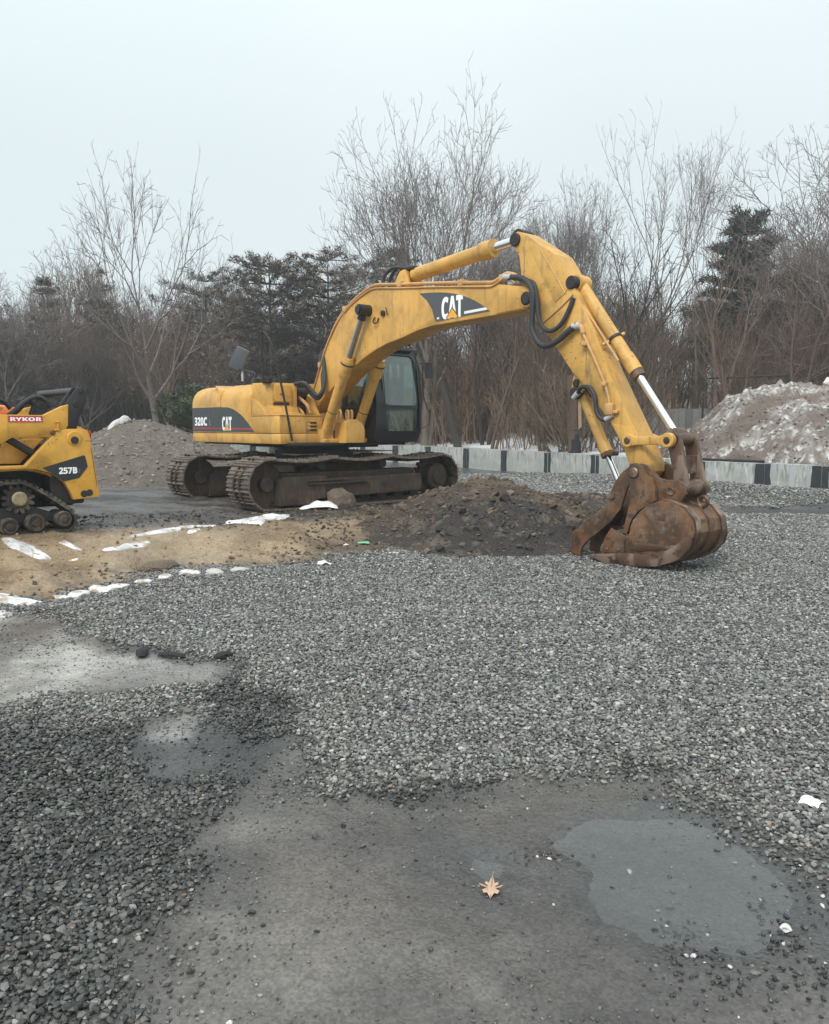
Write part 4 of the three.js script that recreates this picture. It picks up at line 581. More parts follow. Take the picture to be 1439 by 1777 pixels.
{ // ---- upper body
  up('deck', [box(-2.1, 1.2, 1.04, 1.1, -1.2, 1.18, 0.02), box(-0.9, 0.9, 1.0, 1.04, -0.8, 0.8)], M.darkMetal);
  const loft2 = (c, levels) => { const g = new THREE.BufferGeometry(), n = c.length, P = []; const nor = c.map((p, i) => { const a = c[(i + n - 1) % n], b = c[(i + 1) % n], dx = b[0] - a[0], dz = b[1] - a[1], L = Math.hypot(dx, dz); return [dz / L, -dx / L]; }); const pt = (i, [y, s]) => [c[i][0] + nor[i][0] * s, y, c[i][1] + nor[i][1] * s]; const tri = (...a) => a.forEach((q) => P.push(...q)); for (let k = 1; k < levels.length; k++) for (let i = 0; i < n; i++) { const j = (i + 1) % n; tri(pt(i, levels[k - 1]), pt(i, levels[k]), pt(j, levels[k - 1])); tri(pt(j, levels[k - 1]), pt(i, levels[k]), pt(j, levels[k])); } const L = levels.at(-1), m = [c.reduce((a, p) => a + p[0], 0) / n, L[0], c.reduce((a, p) => a + p[1], 0) / n]; for (let i = 0; i < n; i++) tri(pt(i, L), m, pt((i + 1) % n, L)); g.setAttribute('position', new THREE.Float32BufferAttribute(P, 3)); return g; };
  // counterweight: rounded in plan, its top edge rolled over
  const arc = []; for (let i = 0; i <= 14; i++) { const a = i / 14 * Math.PI / 2; arc.push([-2.05 - 0.62 * Math.sin(a) ** 1.0, 0.75 + 0.62 * Math.cos(a)]); }
  const half = [[-1.0, 1.37], [-1.5, 1.37], ...arc, [-2.72, 0.35]]; const plan = [...half, ...half.map(([x, z]) => [x, -z]).reverse()].reverse();
  const lv = [[1.26, 0], [1.78, 0], [1.86, 0.01], [1.95, 0.04], [2.03, 0.1], [2.08, 0.18], [2.115, 0.3], [2.13, 0.45]];
  const cw = up('counterweight', [loft2(plan, lv)], M.paint, EX, 0.9);
  // the black band with the model number follows its side
  const band = (x0, x1, y0, y1, off) => { const c = half.filter((p) => p[0] <= x1 + 1e-6 && p[0] >= x0 - 1e-6), P = [], U = []; const dense = []; for (let i = 0; i < c.length; i++) dense.push(c[i]); let s = 0; const S = [0]; for (let i = 1; i < dense.length; i++) { s += Math.hypot(dense[i][0] - dense[i - 1][0], dense[i][1] - dense[i - 1][1]); S.push(s); } const nn = dense.map((p, i) => { const a = dense[Math.max(0, i - 1)], b = dense[Math.min(dense.length - 1, i + 1)], dx = b[0] - a[0], dz = b[1] - a[1], L = Math.hypot(dx, dz); return [-dz / L * -1, dx / L * -1]; }); for (let i = 1; i < dense.length; i++) { const q = (k, y) => [dense[k][0] + nn[k][0] * off, y, dense[k][1] + nn[k][1] * off]; const A0 = q(i - 1, y0), A1 = q(i - 1, y1), B0 = q(i, y0), B1 = q(i, y1); const u0 = 1 - S[i - 1] / s, u1 = 1 - S[i] / s; P.push(...A0, ...A1, ...B0, ...B0, ...A1, ...B1); U.push(u0, 0, u0, 1, u1, 0, u1, 0, u0, 1, u1, 1); } const g = new THREE.BufferGeometry(); g.setAttribute('position', new THREE.Float32BufferAttribute(P, 3)); g.setAttribute('uv', new THREE.Float32BufferAttribute(U, 2)); g.computeVertexNormals(); g.userData.len = s; return g; };
  const bg = band(-2.72, -1.0, 1.275, 1.73, 0.004);
  raw('number_panel', bg, Object.assign(decal(1400, 300, (x, w, h) => { const S = bg.userData.len, px = (m) => w - (m / S) * w; x.fillStyle = '#3b3e40'; x.fillRect(0, 0, w, h); x.fillStyle = '#32353a'; x.fillRect(0, 0, w * 0.25, h); const x1 = px(0.5), x0 = px(1.3); x.fillStyle = '#8c3638'; x.fillRect(px(1.5), h * 0.83, w, h * 0.075); text(x, '320C', px(0.83), h * 0.58, px(0.56) - px(1.1), h * 0.33, '#eceeee'); text(x, 'L', px(0.44), h * 0.62, 26, h * 0.22, '#8a8d8f'); x.fillStyle = '#55585a'; x.fillRect(px(0.27), h * 0.1, 10, h * 0.2); x.fillRect(px(0.29), h * 0.38, 50, 5); x.fillStyle = '#c9943a'; x.fillRect(0, 0, w, 4); }), { side: THREE.DoubleSide }), cw, TU);
  up('lift_eye', [box(-2.2, -2.1, 2.1, 2.14, 0.3, 0.36, 0.01)], M.paint, cw);
  // engine housing with door decal
  const prof = [[1.37, 1.26], [1.37, 1.83], [1.355, 1.9], [1.31, 1.98], [1.22, 2.06], [1.08, 2.115], [0.9, 2.135], [-0.9, 2.135], [-1.22, 2.06], [-1.37, 1.83], [-1.37, 1.26]].map(([z, y]) => [-z, y]);
  const hood = (x0, x1) => ext(prof, x0, x1, 0.006).rotateY(Math.PI / 2);
  const eh = up('engine_housing', [hood(-0.985, 0.13)], M.paint, EX, 0.5);
  const dc = [[-0.985, 1.275], [-0.985, 1.72]]; for (let i = 0; i <= 14; i++) { const t = i / 14; dc.push([-0.8 + 1.02 * t, 1.715 - 0.42 * t ** 1.9 - 0.0 * t]); } dc.push([0.245, 1.275]);
  const catLogo = (x, w, h, X0, Y0, X1, Y1) => { text(x, 'CAT', (X0 + X1) / 2, (Y0 + Y1) / 2, X1 - X0, Y1 - Y0, '#f0f1ef'); x.fillStyle = '#3b3e40'; const m = (X0 + X1) / 2, s = X1 - X0; x.beginPath(); x.moveTo(m - 0.29 * s, Y1 + 3); x.lineTo(m + 0.02 * s, Y0 + (Y1 - Y0) * 0.5); x.lineTo(m + 0.33 * s, Y1 + 3); x.fill(); x.fillStyle = '#eba62b'; x.beginPath(); x.moveTo(m - 0.24 * s, Y1 + 3); x.lineTo(m + 0.02 * s, Y0 + (Y1 - Y0) * 0.58); x.lineTo(m + 0.28 * s, Y1 + 3); x.fill(); };
  raw('door_decal', sheet(dc, 1.3725), decal(1024, 384, (x, w, h) => { x.fillStyle = '#3b3e40'; x.fillRect(0, 0, w, h); x.fillStyle = '#9c3a3c'; x.fillRect(0, h * 0.84, w * 0.96, h * 0.075); catLogo(x, w, h, 30, h * 0.4, 345, h * 0.93); }), eh, TU);
  up('door_seam', [box(-0.99, -0.978, 1.27, 1.74, 1.366, 1.3745)], M.black, eh);
  up('exhaust_stack', [rod([-0.3, 2.1, -0.5], [-0.32, 2.62, -0.5], 0.06, 0.055), rod([-0.32, 2.62, -0.5], [-0.4, 2.72, -0.5], 0.055, 0.06)], M.grey, eh);
  // skirt along the side and round the front corner
  const sk = []; { const c = [...half.slice(0, 14).map(([x, z]) => [x, z])].reverse(); const pl = [[1.0, 0.45], [1.0, 1.3], [0.93, 1.37], ...half.slice(1, 15), [-2.55, 0.8], [-2.3, 0.7], [-1.8, 1.2], [0.85, 1.2], [0.85, 0.45]]; sk.push(ext(pl.map(([x, z]) => [x, -z]), 1.075, 1.25, 0.02).rotateX(-Math.PI / 2)); }
  up('side_skirt', sk, M.paint, EX, 0.5);
  // right front: step box, tank with hatch, vent
  const bx = up('tool_box', [ext([[0.14, -1.37], [0.92, -1.37], [0.99, -1.31], [0.99, -0.47], [0.14, -0.47]], 1.256, 1.545, 0.014).rotateX(-Math.PI / 2)], M.paint);
  up('box_lid', [ext([[0.14, -1.375], [0.92, -1.375], [1.0, -1.31], [1.0, -0.47], [0.14, -0.47]], 1.548, 1.565, 0.004).rotateX(-Math.PI / 2)], M.paint, bx);
  const vt = up('vent', [box(0.985, 0.993, 1.29, 1.45, 0.59, 0.8)], M.black, bx);
  up('vent_slat', [box(0.99, 1.004, 1.325, 1.35, 0.6, 0.79, 0.004), box(0.99, 1.004, 1.385, 1.41, 0.6, 0.79, 0.004), box(0.99, 1.0, 1.3, 1.44, 0.72, 0.795, 0.002)], M.paintWorn, vt);
  up('box_bolt', [disc(-0.95, 1.48, 0, 0.012, 0.02, 12).rotateY(Math.PI / 2).translate(0.99, 0, 0)], M.paintWorn, bx);
  const tk = up('tank', [ext([[0.13, -1.34], [0.24, -1.33], [0.47, -1.25], [0.53, -1.2], [0.55, -1.14], [0.55, -0.7], [0.13, -0.7]], 1.566, 2.11, 0.02).rotateX(-Math.PI / 2), ext([[0.13, 1.566], [0.78, 1.566], [0.62, 1.62], [0.56, 1.72], [0.13, 1.72]], 0.7, 1.26, 0.01), ext([[0.13, 1.566], [0.62, 1.566], [0.5, 1.66], [0.3, 1.8], [0.13, 1.85]], 1.2, 1.352, 0.01)], M.paint);
  up('tank_hatch', [ext(rrect(-1.17, -0.84, 1.79, 2.08, 0.04), 0, 0.045, 0.012).rotateY(Math.PI / 2).translate(0.55, 0, 0)], M.paint, tk);
  up('hatch_latch_and_strip', [box(0.59, 0.606, 1.91, 1.925, 0.98, 1.06, 0.003), box(0.552, 0.562, 1.735, 1.775, 0.86, 1.17)], M.black, tk);  // latch on the hatch, and a wider black strip just below the hatch
  up('filler_cap', [new THREE.CylinderGeometry(0.06, 0.06, 0.06, 18).translate(0.35, 2.13, 1.0)], M.darkMetal, tk);
  up('tank_rib', [box(0.55, 0.575, 1.6, 2.09, 0.71, 0.78, 0.01)], M.paint, tk);
  // pumps and hoses between tank and boom
  up('pump_block', [box(0.1, 0.45, 1.26, 1.75, 0.42, 0.68, 0.04), disc(0.35, 1.95, 0.4, 0.66, 0.13, 20), box(0.2, 0.42, 1.7, 1.85, 0.44, 0.62, 0.03)], M.darkMetal);
  up('boom_bracket', [ext([[0.1, 1.3], [0.75, 1.3], [0.9, 1.42], [0.88, 1.5], [0.62, 1.86], [0.42, 1.96], [0.3, 1.9], [0.1, 1.6]], 0.4, 0.44, 0.006), ext([[0.1, 1.1], [0.75, 1.1], [0.9, 1.3], [0.62, 1.78], [0.42, 1.86], [0.3, 1.8], [0.1, 1.6]], -0.14, -0.1, 0.006), disc(0.46, 1.66, 0.36, 0.46, 0.13, 24), disc(0.86, 1.45, 0.44, 0.452, 0.03, 12)], M.paint);
  for (const p of [[[0.58, 2.1, 0.75], [0.78, 2.11, 0.69], [0.88, 2.0, 0.62], [0.97, 1.9, 0.56], [1.04, 1.98, 0.49], [1.02, 2.2, 0.43], [0.93, 2.45, 0.39], [0.9, 2.56, 0.345]], [[0.5, 2.08, 0.66], [0.72, 2.05, 0.6], [0.82, 1.9, 0.55], [0.92, 1.85, 0.5], [0.97, 1.98, 0.44], [0.88, 2.25, 0.38], [0.82, 2.4, 0.3]]]) up('hose', [tube(p, 0.034, 40, 10)], M.rubber);
  up('hose', [tube([[0.4, 1.9, 0.6], [0.7, 1.75, 0.6], [0.75, 1.6, 0.55]], 0.03), tube([[0.45, 1.7, 0.62], [0.62, 1.62, 0.64], [0.66, 1.5, 0.6]], 0.025)], M.pipe);
  // front frame, cylinder feet and hydraulic pipes below the boom
  up('front_frame', [box(0.75, 1.2, 1.09, 1.16, -0.34, 0.56, 0.015), box(0.9, 1.16, 1.16, 1.32, 0.36, 0.4), box(0.9, 1.16, 1.16, 1.32, 0.52, 0.56), box(0.9, 1.16, 1.16, 1.32, -0.14, -0.1), box(0.9, 1.16, 1.16, 1.32, -0.32, -0.28), box(0.55, 0.75, 1.09, 1.6, -0.08, 0.36, 0.02)], M.paintWorn);
  up('front_cover', [ext([[-0.34, 1.09], [0.06, 1.09], [0.06, 1.36], [0.0, 1.44], [-0.1, 1.49], [-0.24, 1.49], [-0.34, 1.44]].map(([v, y]) => [v - 0.02, y]), 0, 0.3, 0.02).rotateY(Math.PI / 2).translate(1.12, 0, -0.08).scale(1, 1, 1)], M.paint);
  for (const z of [0.27, 0.19, 0.03, -0.05]) up('hydraulic_pipe', [tube([[1.12, 1.14, z + 0.02], [1.14, 1.4, z + 0.01], [1.15, 1.58, z], [1.12, 1.64, z - 0.01], [1.06, 1.62, z - 0.015], [1.05, 1.45, z - 0.02], [1.0, 1.25, z - 0.03]], 0.02, 36, 8)], M.pipe);
  up('manifold', [box(0.98, 1.12, 1.17, 1.3, -0.08, 0.32, 0.02), disc(0, 0, 0, 0.05, 0.04, 12).translate(1.1, 1.35, 0.1)], M.darkMetal);
  // mirror on its bent arm, hand rail
  const mi = up('mirror', [ext(rrect(-0.13, 0.13, -0.21, 0.21, 0.04), -0.035, 0.035, 0.015).rotateZ(-0.45).rotateY(0.8).translate(-0.66, 2.58, 1.15)], std({ color: new THREE.Color().setRGB(0.06, 0.068, 0.078), roughness: 0.4 }));
  up('mirror_arm', [tube([[0.0, 2.1, 1.2], [0.0, 2.24, 1.2], [-0.06, 2.31, 1.2], [-0.4, 2.36, 1.18], [-0.68, 2.4, 1.16], [-0.7, 2.46, 1.16]], 0.016, 40, 8), box(-0.04, 0.1, 2.09, 2.2, 1.16, 1.26, 0.01)], M.black, mi);
  up('reflector', [box(-0.62, -0.56, 2.18, 2.38, 1.12, 1.14, 0.008)], M.grey, mi);
  up('hand_rail', [tube([[0.5, 2.1, 1.33], [0.52, 2.5, 1.35], [0.54, 2.88, 1.36], [0.6, 2.94, 1.36], [0.68, 2.9, 1.36], [0.83, 2.7, 1.34], [0.92, 2.25, 1.27], [0.98, 1.68, 1.18], [1.03, 1.13, 1.1]], 0.019, 60, 8, 0.4), box(0.4, 0.6, 2.1, 2.2, 1.2, 1.3, 0.015)], M.darkMetal);
  // ---- cab
  const xf = (y) => y < 1.35 ? lerp(1.38, 1.46, (y - 1.09) / 0.26) : y < 1.8 ? lerp(1.46, 1.48, (y - 1.35) / 0.45) : y < 2.4 ? lerp(1.48, 1.4, (y - 1.8) / 0.6) : lerp(1.4, 1.24, (y - 2.4) / 0.4);
  const bend = (g, off = 0) => { const p = g.attributes.position; for (let i = 0; i < p.count; i++) p.setX(i, p.getX(i) + xf(p.getY(i)) + off); return g; };
  const dens = (pts) => { const o = []; for (let i = 0; i < pts.length; i++) { const a = pts[i], b = pts[(i + 1) % pts.length], n = Math.max(1, Math.round(Math.hypot(b[0] - a[0], b[1] - a[1]) / 0.09)); for (let k = 0; k < n; k++) o.push(lerpPt(a, b, k / n)); } return o; };
  const Z0 = -1.36, Z1 = -0.33;
  const face = (outer, th, holes = []) => ext(dens(outer).map(([z, y]) => [-z, y]), -th, 0, 0, holes.map((h) => dens(h).map(([z, y]) => [-z, y]))).rotateY(Math.PI / 2);
  const outer = [...rrect(Z0, Z1, 1.09, 2.79, 0.12)], upW = rrect(-1.275, -0.5, 1.745, 2.63, 0.1), loW = rrect(-1.275, -0.54, 1.29, 1.68, 0.05);
  const side = [[1.34, 1.09], [1.45, 1.35], [1.47, 1.8], [1.39, 2.4], [1.24, 2.75], [1.12, 2.79], [-0.2, 2.79], [-0.33, 2.7], [-0.38, 1.09]], win = [[1.3, 1.72], [1.36, 1.8], [1.29, 2.38], [1.16, 2.6], [0.62, 2.62], [0.55, 2.55], [0.55, 1.72]], win2 = [[0.42, 1.72], [0.42, 2.6], [-0.2, 2.6], [-0.24, 1.72]], win3 = [[1.32, 1.25], [1.36, 1.66], [0.55, 1.66], [0.55, 1.25]];
  const cab = up('cab', [bend(face(outer, 0.05, [upW, loW])), ext(side, Z1 - 0.045, Z1, 0.01, [win, win2]), ext(side, Z0, Z0 + 0.045, 0.01, [win, win2, win3]), box(-0.38, -0.32, 1.09, 1.7, Z0 + 0.05, Z1 - 0.05), box(-0.34, -0.28, 2.62, 2.78, Z0 + 0.05, Z1 - 0.05), box(-0.3, 1.3, 1.09, 1.14, Z0 + 0.05, Z1 - 0.05), box(0.44, 0.53, 1.7, 2.7, Z1 - 0.06, Z1 + 0.004)], M.black, EX, 0.4);
  up('cab_roof', [ext([[1.2, 2.795], [1.16, 2.84], [0.9, 2.865], [-0.1, 2.865], [-0.25, 2.8], [-0.25, 2.795]], Z0 + 0.06, Z1 - 0.1, 0.012)], M.grey, cab);
  up('cab_visor', [box(1.2, 1.34, 2.7, 2.76, Z0 + 0.1, Z1 - 0.1, 0.02)], M.black, cab);
  const pane = (h, off) => bend(face(h, 0.006), off);
  up('windscreen', [pane(upW, -0.02)], M.glass, cab); up('lower_windscreen', [pane(loW, -0.02)], M.glass, cab);
  up('side_window', [ext(win, Z1 - 0.03, Z1 - 0.024)], M.glass, cab); up('side_window', [ext(win2, Z1 - 0.03, Z1 - 0.024)], M.glass, cab); up('side_window', [ext(win, Z0 + 0.024, Z0 + 0.03)], M.glass, cab); up('side_window', [ext(win2, Z0 + 0.024, Z0 + 0.03)], M.glass, cab);
  up('rear_window', [box(-0.33, -0.325, 1.7, 2.62, Z0 + 0.1, Z1 - 0.1)], M.glass, cab);
  up('seat', [box(0.1, 0.6, 1.5, 1.62, -1.05, -0.62, 0.05), box(0.05, 0.17, 1.6, 2.15, -1.05, -0.62, 0.05), box(0.06, 0.16, 2.15, 2.32, -0.95, -0.72, 0.04), box(0.1, 0.5, 1.14, 1.5, -0.98, -0.7, 0.02), box(0.2, 0.65, 1.6, 1.75, -0.6, -0.44, 0.03), box(0.2, 0.65, 1.6, 1.75, -1.25, -1.1, 0.03)], M.black, cab);
  up('wiper', [tube([[1.475, 1.74, -0.52], [1.45, 2.1, -0.515], [1.42, 2.35, -0.51]], 0.01, 12, 6), box(1.46, 1.49, 1.73, 1.76, -0.6, -0.46, 0.008)], M.black, cab);
  up('cab_mirror', [tube([[1.42, 2.5, -1.37], [1.44, 2.52, -1.5], [1.42, 2.5, -1.6], [1.42, 2.3, -1.6]], 0.014, 24, 6), ext(rrect(-0.07, 0.07, -0.14, 0.14, 0.02), -0.012, 0.012).rotateY(1.2).translate(1.42, 2.38, -1.58), tube([[1.44, 2.45, -1.4], [1.42, 1.9, -1.46], [1.42, 1.6, -1.6], [1.42, 1.42, -1.58], [1.42, 1.33, -1.4]], 0.01, 30, 6)], M.black, cab);
  up('work_lamp', [rod([1.2, 2.8, -1.22], [1.2, 2.9, -1.24], 0.02), new THREE.SphereGeometry(0.06, 14, 10).translate(1.22, 2.88, -1.26), box(1.16, 1.3, 2.66, 2.76, -1.42, -1.34, 0.02)], M.black, cab);
  // ---- boom
  const bp = [[0.36, 1.56], [0.36, 1.7], [0.47, 1.8], [0.72, 2.24], [1.02, 2.75], [1.35, 3.11], [1.77, 3.36], [2.18, 3.5], [2.51, 3.525], [3.89, 3.36], [5.09, 3.23], [5.5, 3.15], [5.63, 3.1], [5.7, 3.0], [5.66, 2.9], [5.56, 2.865], [5.39, 2.86], [5.0, 2.845], [3.73, 2.825], [3.4, 2.79], [3.03, 2.71], [2.65, 2.65], [2.34, 2.57], [2.05, 2.47], [1.79, 2.35], [1.57, 2.26], [1.37, 2.15], [1.1, 2.0], [0.8, 1.82], [0.58, 1.62], [0.46, 1.55]];
  const boom = up('boom', [ext(bp, -0.06, 0.36, 0.006), ext([[5.02, 2.86], [5.02, 3.2], [5.22, 3.2], [5.5, 3.12], [5.62, 3.08], [5.68, 3.0], [5.64, 2.91], [5.52, 2.88]], 0.36, 0.372, 0.003), box(3.39, 3.41, 2.82, 3.39, 0.3575, 0.3625)], M.paint, EX, 0.5);
  up('boom_pin', [disc(5.57, 2.99, 0.36, 0.42, 0.085, 22, 0.015), disc(5.57, 2.99, -0.1, -0.06, 0.085)], M.darkMetal, boom);
  up('pin_boss', [disc(5.57, 2.99, 0.37, 0.39, 0.115, 24)], M.paint, boom);
  for (const [z, r, dy] of [[0.335, 0.024, 0], [0.27, 0.022, 0.0], [0.372, 0.012, -0.06]]) up('boom_pipe', [tube([[0.52, 1.98, z], [0.77, 2.44, z], [1.0, 2.8, z], [1.33, 3.17, z], [1.76, 3.42, z], [2.18, 3.56, z], [2.4, 3.58, z], [2.9, 3.52, z], [3.89, 3.41, z], [4.8, 3.295, z], [4.95, 3.29, z], [5.15, 3.36, z], [5.24, 3.35, z], [5.36, 3.27, z]].map(([x, y, q]) => [x, y + dy, q]), r, 110, 8)], M.pipe, boom);
  up('pipe_clamp', [[0.75, 2.42], [1.5, 3.29], [2.95, 3.5], [4.3, 3.34], [5.1, 3.3]].map(([x, y]) => box(x - 0.05, x + 0.05, y - 0.03, y + 0.06, 0.24, 0.365, 0.01)), M.pipe, boom);
  const bd = [[3.44, 3.315]]; for (let i = 1; i <= 10; i++) { const t = i / 10; bd.push([lerp(3.44, 4.9, t), 3.315 - 0.1 * t - 0.31 * t ** 3.0]); } bd.push([4.86, 2.905], [3.83, 2.872], [3.78, 2.9], [3.72, 3.06], [3.6, 3.2]);
  raw('boom_decal', sheet(bd.reverse(), 0.3625), decal(1024, 320, (x, w, h) => { const X = (u) => (u - 3.44) / 1.46 * w, Y = (y) => (3.315 - y) / 0.443 * h; x.fillStyle = '#4a4d50'; x.fillRect(0, 0, w, h); x.fillStyle = '#e4e4e0'; x.save(); x.beginPath(); x.moveTo(X(4.4), Y(2.92)); x.lineTo(X(4.4), Y(2.955)); x.lineTo(X(4.85), Y(2.965)); x.lineTo(X(4.85), Y(2.93)); x.fill(); x.fillRect(X(3.83), Y(2.93), 34, 20); x.restore(); catLogo(x, w, h, X(3.92), Y(3.19), X(4.37), Y(2.9)); }), boom, TU);
  up('hose_guide', [tube([[2.36, 3.08, 0.37], [2.38, 3.0, 0.42], [2.44, 2.98, 0.4], [2.46, 3.06, 0.37]], 0.012, 18, 6), disc(2.58, 3.12, 0.36, 0.4, 0.045, 16), tube([[2.64, 3.2, 0.37], [2.7, 3.14, 0.4], [2.68, 3.08, 0.37]], 0.008, 12, 6)], M.darkMetal, boom);
  // boom cylinders, one on each side
  const mid = (a, b, t) => lerpPt(a, b, t);
  for (const [zb, zt, zp] of [[0.46, 0.46, 0.36], [-0.2, -0.17, -0.06]]) {
    const a = [1.05, 1.22, zb], b = [2.2, 3.2, zt], cyl = up('boom_cylinder', [rod(a, mid(a, b, 0.6), 0.088), rod(mid(a, b, 0.5), mid(a, b, 0.61), 0.108), rod(mid(a, b, 0.61), mid(a, b, 0.64), 0.1, 0.08), rod([1.05, 1.22, zb - 0.09], [1.05, 1.22, zb + 0.09], 0.1)], M.paint);
    up('cylinder_rod', [rod(mid(a, b, 0.6), b, 0.048)], M.dullChrome, cyl);
    up('rod_end', [rod([b[0], b[1], Math.min(zp, zt - 0.09)], [b[0], b[1], zt + 0.11], 0.088, 0.088, 24), rod([b[0], b[1], zt + 0.11], [b[0], b[1], zt + 0.14], 0.06, 0.06), rod(mid(a, b, 0.93), b, 0.07)], M.black, cyl);
    up('cylinder_band', [rod(mid(a, b, 0.585), mid(a, b, 0.595), 0.113), rod(mid(a, b, 0.2), mid(a, b, 0.205), 0.093)], M.darkMetal, cyl);
  }
  { // stick cylinder on top of the boom
    const a = [2.95, 3.64, 0.15], b = [5.28, 3.82, 0.15], p = (t) => mid(a, b, t), c = up('stick_cylinder', [rod(p(0.06), p(0.77), 0.105), rod(p(0.68), p(0.775), 0.125), rod([2.95, 3.64, 0.03], [2.95, 3.64, 0.27], 0.1), ext([[2.7, 3.49], [3.15, 3.44], [3.08, 3.62], [3.02, 3.72], [2.9, 3.72]], 0.0, 0.05, 0.008), ext([[2.7, 3.49], [3.15, 3.44], [3.08, 3.62], [3.02, 3.72], [2.9, 3.72]], 0.25, 0.3, 0.008)], M.paint);
    up('cylinder_rod', [rod(p(0.77), b, 0.062)], M.chrome, c);
    up('rod_end', [rod([5.28, 3.82, 0.04], [5.28, 3.82, 0.26], 0.1, 0.1, 22)], M.darkMetal, c);
    for (const k of [0, 1, 2]) up('hose', [tube([[2.35 + k * 0.06, 3.55, 0.2 - k * 0.07], [2.4 + k * 0.08, 3.72, 0.2 - k * 0.07], [2.6 + k * 0.06, 3.82, 0.2 - k * 0.06], [2.85, 3.79, 0.2 - k * 0.05], [3.1, 3.75 + 0.0 * k, 0.2 - k * 0.05]], 0.026, 30, 8)], M.rubber, c);
    up('hose_fitting', [box(2.92, 3.16, 3.72, 3.78, 0.05, 0.25, 0.02)], M.darkMetal, c);
  }
  // ---- stick
  const sp = [[5.2, 3.78], [5.24, 3.85], [5.33, 3.87], [5.42, 3.84], [5.62, 3.71], [5.99, 3.47], [6.18, 3.2], [6.3, 2.97], [6.56, 2.52], [6.76, 2.09], [6.87, 1.9], [7.17, 1.38], [7.25, 1.25], [7.4, 0.95], [7.4, 0.86], [7.33, 0.77], [7.22, 0.78], [7.17, 0.88], [7.1, 0.99], [7.03, 1.15], [6.86, 1.41], [6.38, 1.94], [6.27, 2.03], [5.9, 2.48], [5.61, 2.76], [5.5, 2.86], [5.44, 2.98], [5.41, 3.28], [5.36, 3.56]];
  const st = up('stick', [ext(sp, 0.0, 0.31, 0.008), ext([[5.55, 3.62], [5.66, 3.68], [6.0, 3.45], [6.22, 3.08], [6.12, 2.98], [5.98, 2.9]], 0.31, 0.318, 0.002), ext([[6.9, 1.4], [7.16, 1.36], [7.4, 0.92], [7.3, 0.8], [7.2, 0.84], [7.05, 1.14]], 0.31, 0.322, 0.003)], M.paintWorn, EX, 0.5);
  up('stick_pin', [disc(5.3, 3.77, 0.27, 0.345, 0.085, 22), disc(7.15, 1.21, 0.3, 0.345, 0.06), disc(6.23, 3.11, 0.24, 0.335, 0.08)], M.darkMetal, st);
  up('weld_rib', [tube([[5.8, 2.68, 0.318], [6.02, 2.8, 0.318], [6.26, 2.96, 0.318]], 0.01, 8, 6), tube([[5.7, 3.62, 0.318], [6.0, 3.2, 0.318], [6.14, 2.99, 0.318]], 0.008, 10, 6)], M.pipe, st);
  up('stick_pipe', [tube([[6.4, 2.57, 0.34], [6.46, 2.46, 0.345], [6.56, 2.28, 0.345], [6.76, 1.92, 0.345], [6.84, 1.72, 0.345], [6.87, 1.58, 0.345]], 0.017, 40, 8), tube([[6.34, 2.6, 0.345], [6.42, 2.56, 0.35], [6.45, 2.48, 0.345]], 0.03, 12, 8)], M.pipe, st);
  up('pipe_bracket', [box(6.44, 6.52, 2.33, 2.38, 0.31, 0.375, 0.008), box(6.74, 6.81, 1.84, 1.89, 0.31, 0.375, 0.008), box(6.8, 6.92, 1.5, 1.64, 0.31, 0.38, 0.02), box(6.9, 6.98, 1.52, 1.56, 0.31, 0.36, 0.01)], M.pipe, st);
  up('hose', [tube([[5.22, 3.3, 0.36], [5.42, 3.27, 0.37], [5.58, 3.2, 0.4], [5.7, 3.05, 0.42], [5.7, 2.8, 0.42], [5.7, 2.6, 0.42], [5.8, 2.43, 0.42], [5.92, 2.37, 0.41], [6.08, 2.41, 0.39], [6.26, 2.53, 0.37], [6.36, 2.59, 0.35]], 0.038, 70, 10)], M.rubber, st);
  up('hose', [tube([[5.48, 3.24, 0.36], [5.68, 3.16, 0.38], [5.75, 2.96, 0.39], [5.78, 2.74, 0.39], [5.85, 2.6, 0.38], [5.98, 2.55, 0.37], [6.12, 2.62, 0.36], [6.22, 2.78, 0.34], [6.28, 2.92, 0.33]], 0.028, 60, 10)], M.rubber, st);
  up('hose_fitting', [rod([5.15, 3.31, 0.36], [5.28, 3.3, 0.36], 0.042), rod([6.3, 2.57, 0.36], [6.4, 2.58, 0.34], 0.042), box(5.2, 5.42, 3.2, 3.3, 0.3, 0.36, 0.02)], M.grey, st);
  { // bucket cylinder along the front of the stick
    const a = [6.23, 3.11, 0.14], b = [7.63, 1.27, 0.14], p = (t) => mid(a, b, t), c = up('bucket_cylinder', [rod(p(0.02), p(0.6), 0.075), rod(p(0.5), p(0.6), 0.085), rod([6.23, 3.11, 0.04], [6.23, 3.11, 0.24], 0.1)], M.paintWorn);
    up('gland', [rod(p(0.6), p(0.635), 0.08, 0.075)], M.rust, c); up('cylinder_rod', [rod(p(0.63), b, 0.043)], M.chrome, c);
    up('supply_pipe', [tube([p(0.08), p(0.2), p(0.4), p(0.5)].map(([x, y, z]) => [x - 0.03, y - 0.06, z + 0.11]), 0.014, 20, 6), rod([...p(0.38)].map((v, i) => v + [0.06, 0.06, -0.1][i]), [...p(0.38)].map((v, i) => v + [-0.08, -0.08, 0.14][i]), 0.02)], M.pipe, c);
    up('cylinder_clamp', [rod(p(0.375), p(0.39), 0.088)], M.darkMetal, c); up('rod_end', [rod([7.63, 1.27, 0.04], [7.63, 1.27, 0.24], 0.085, 0.085, 22)], M.wornSteel, c);
  }
  const link = (z) => ext([[7.09, 1.17], [7.1, 1.26], [7.17, 1.285], [7.26, 1.255], [7.56, 1.265], [7.66, 1.3], [7.74, 1.25], [7.73, 1.17], [7.64, 1.14], [7.56, 1.17], [7.26, 1.16], [7.15, 1.135]], z, z + 0.06, 0.012);
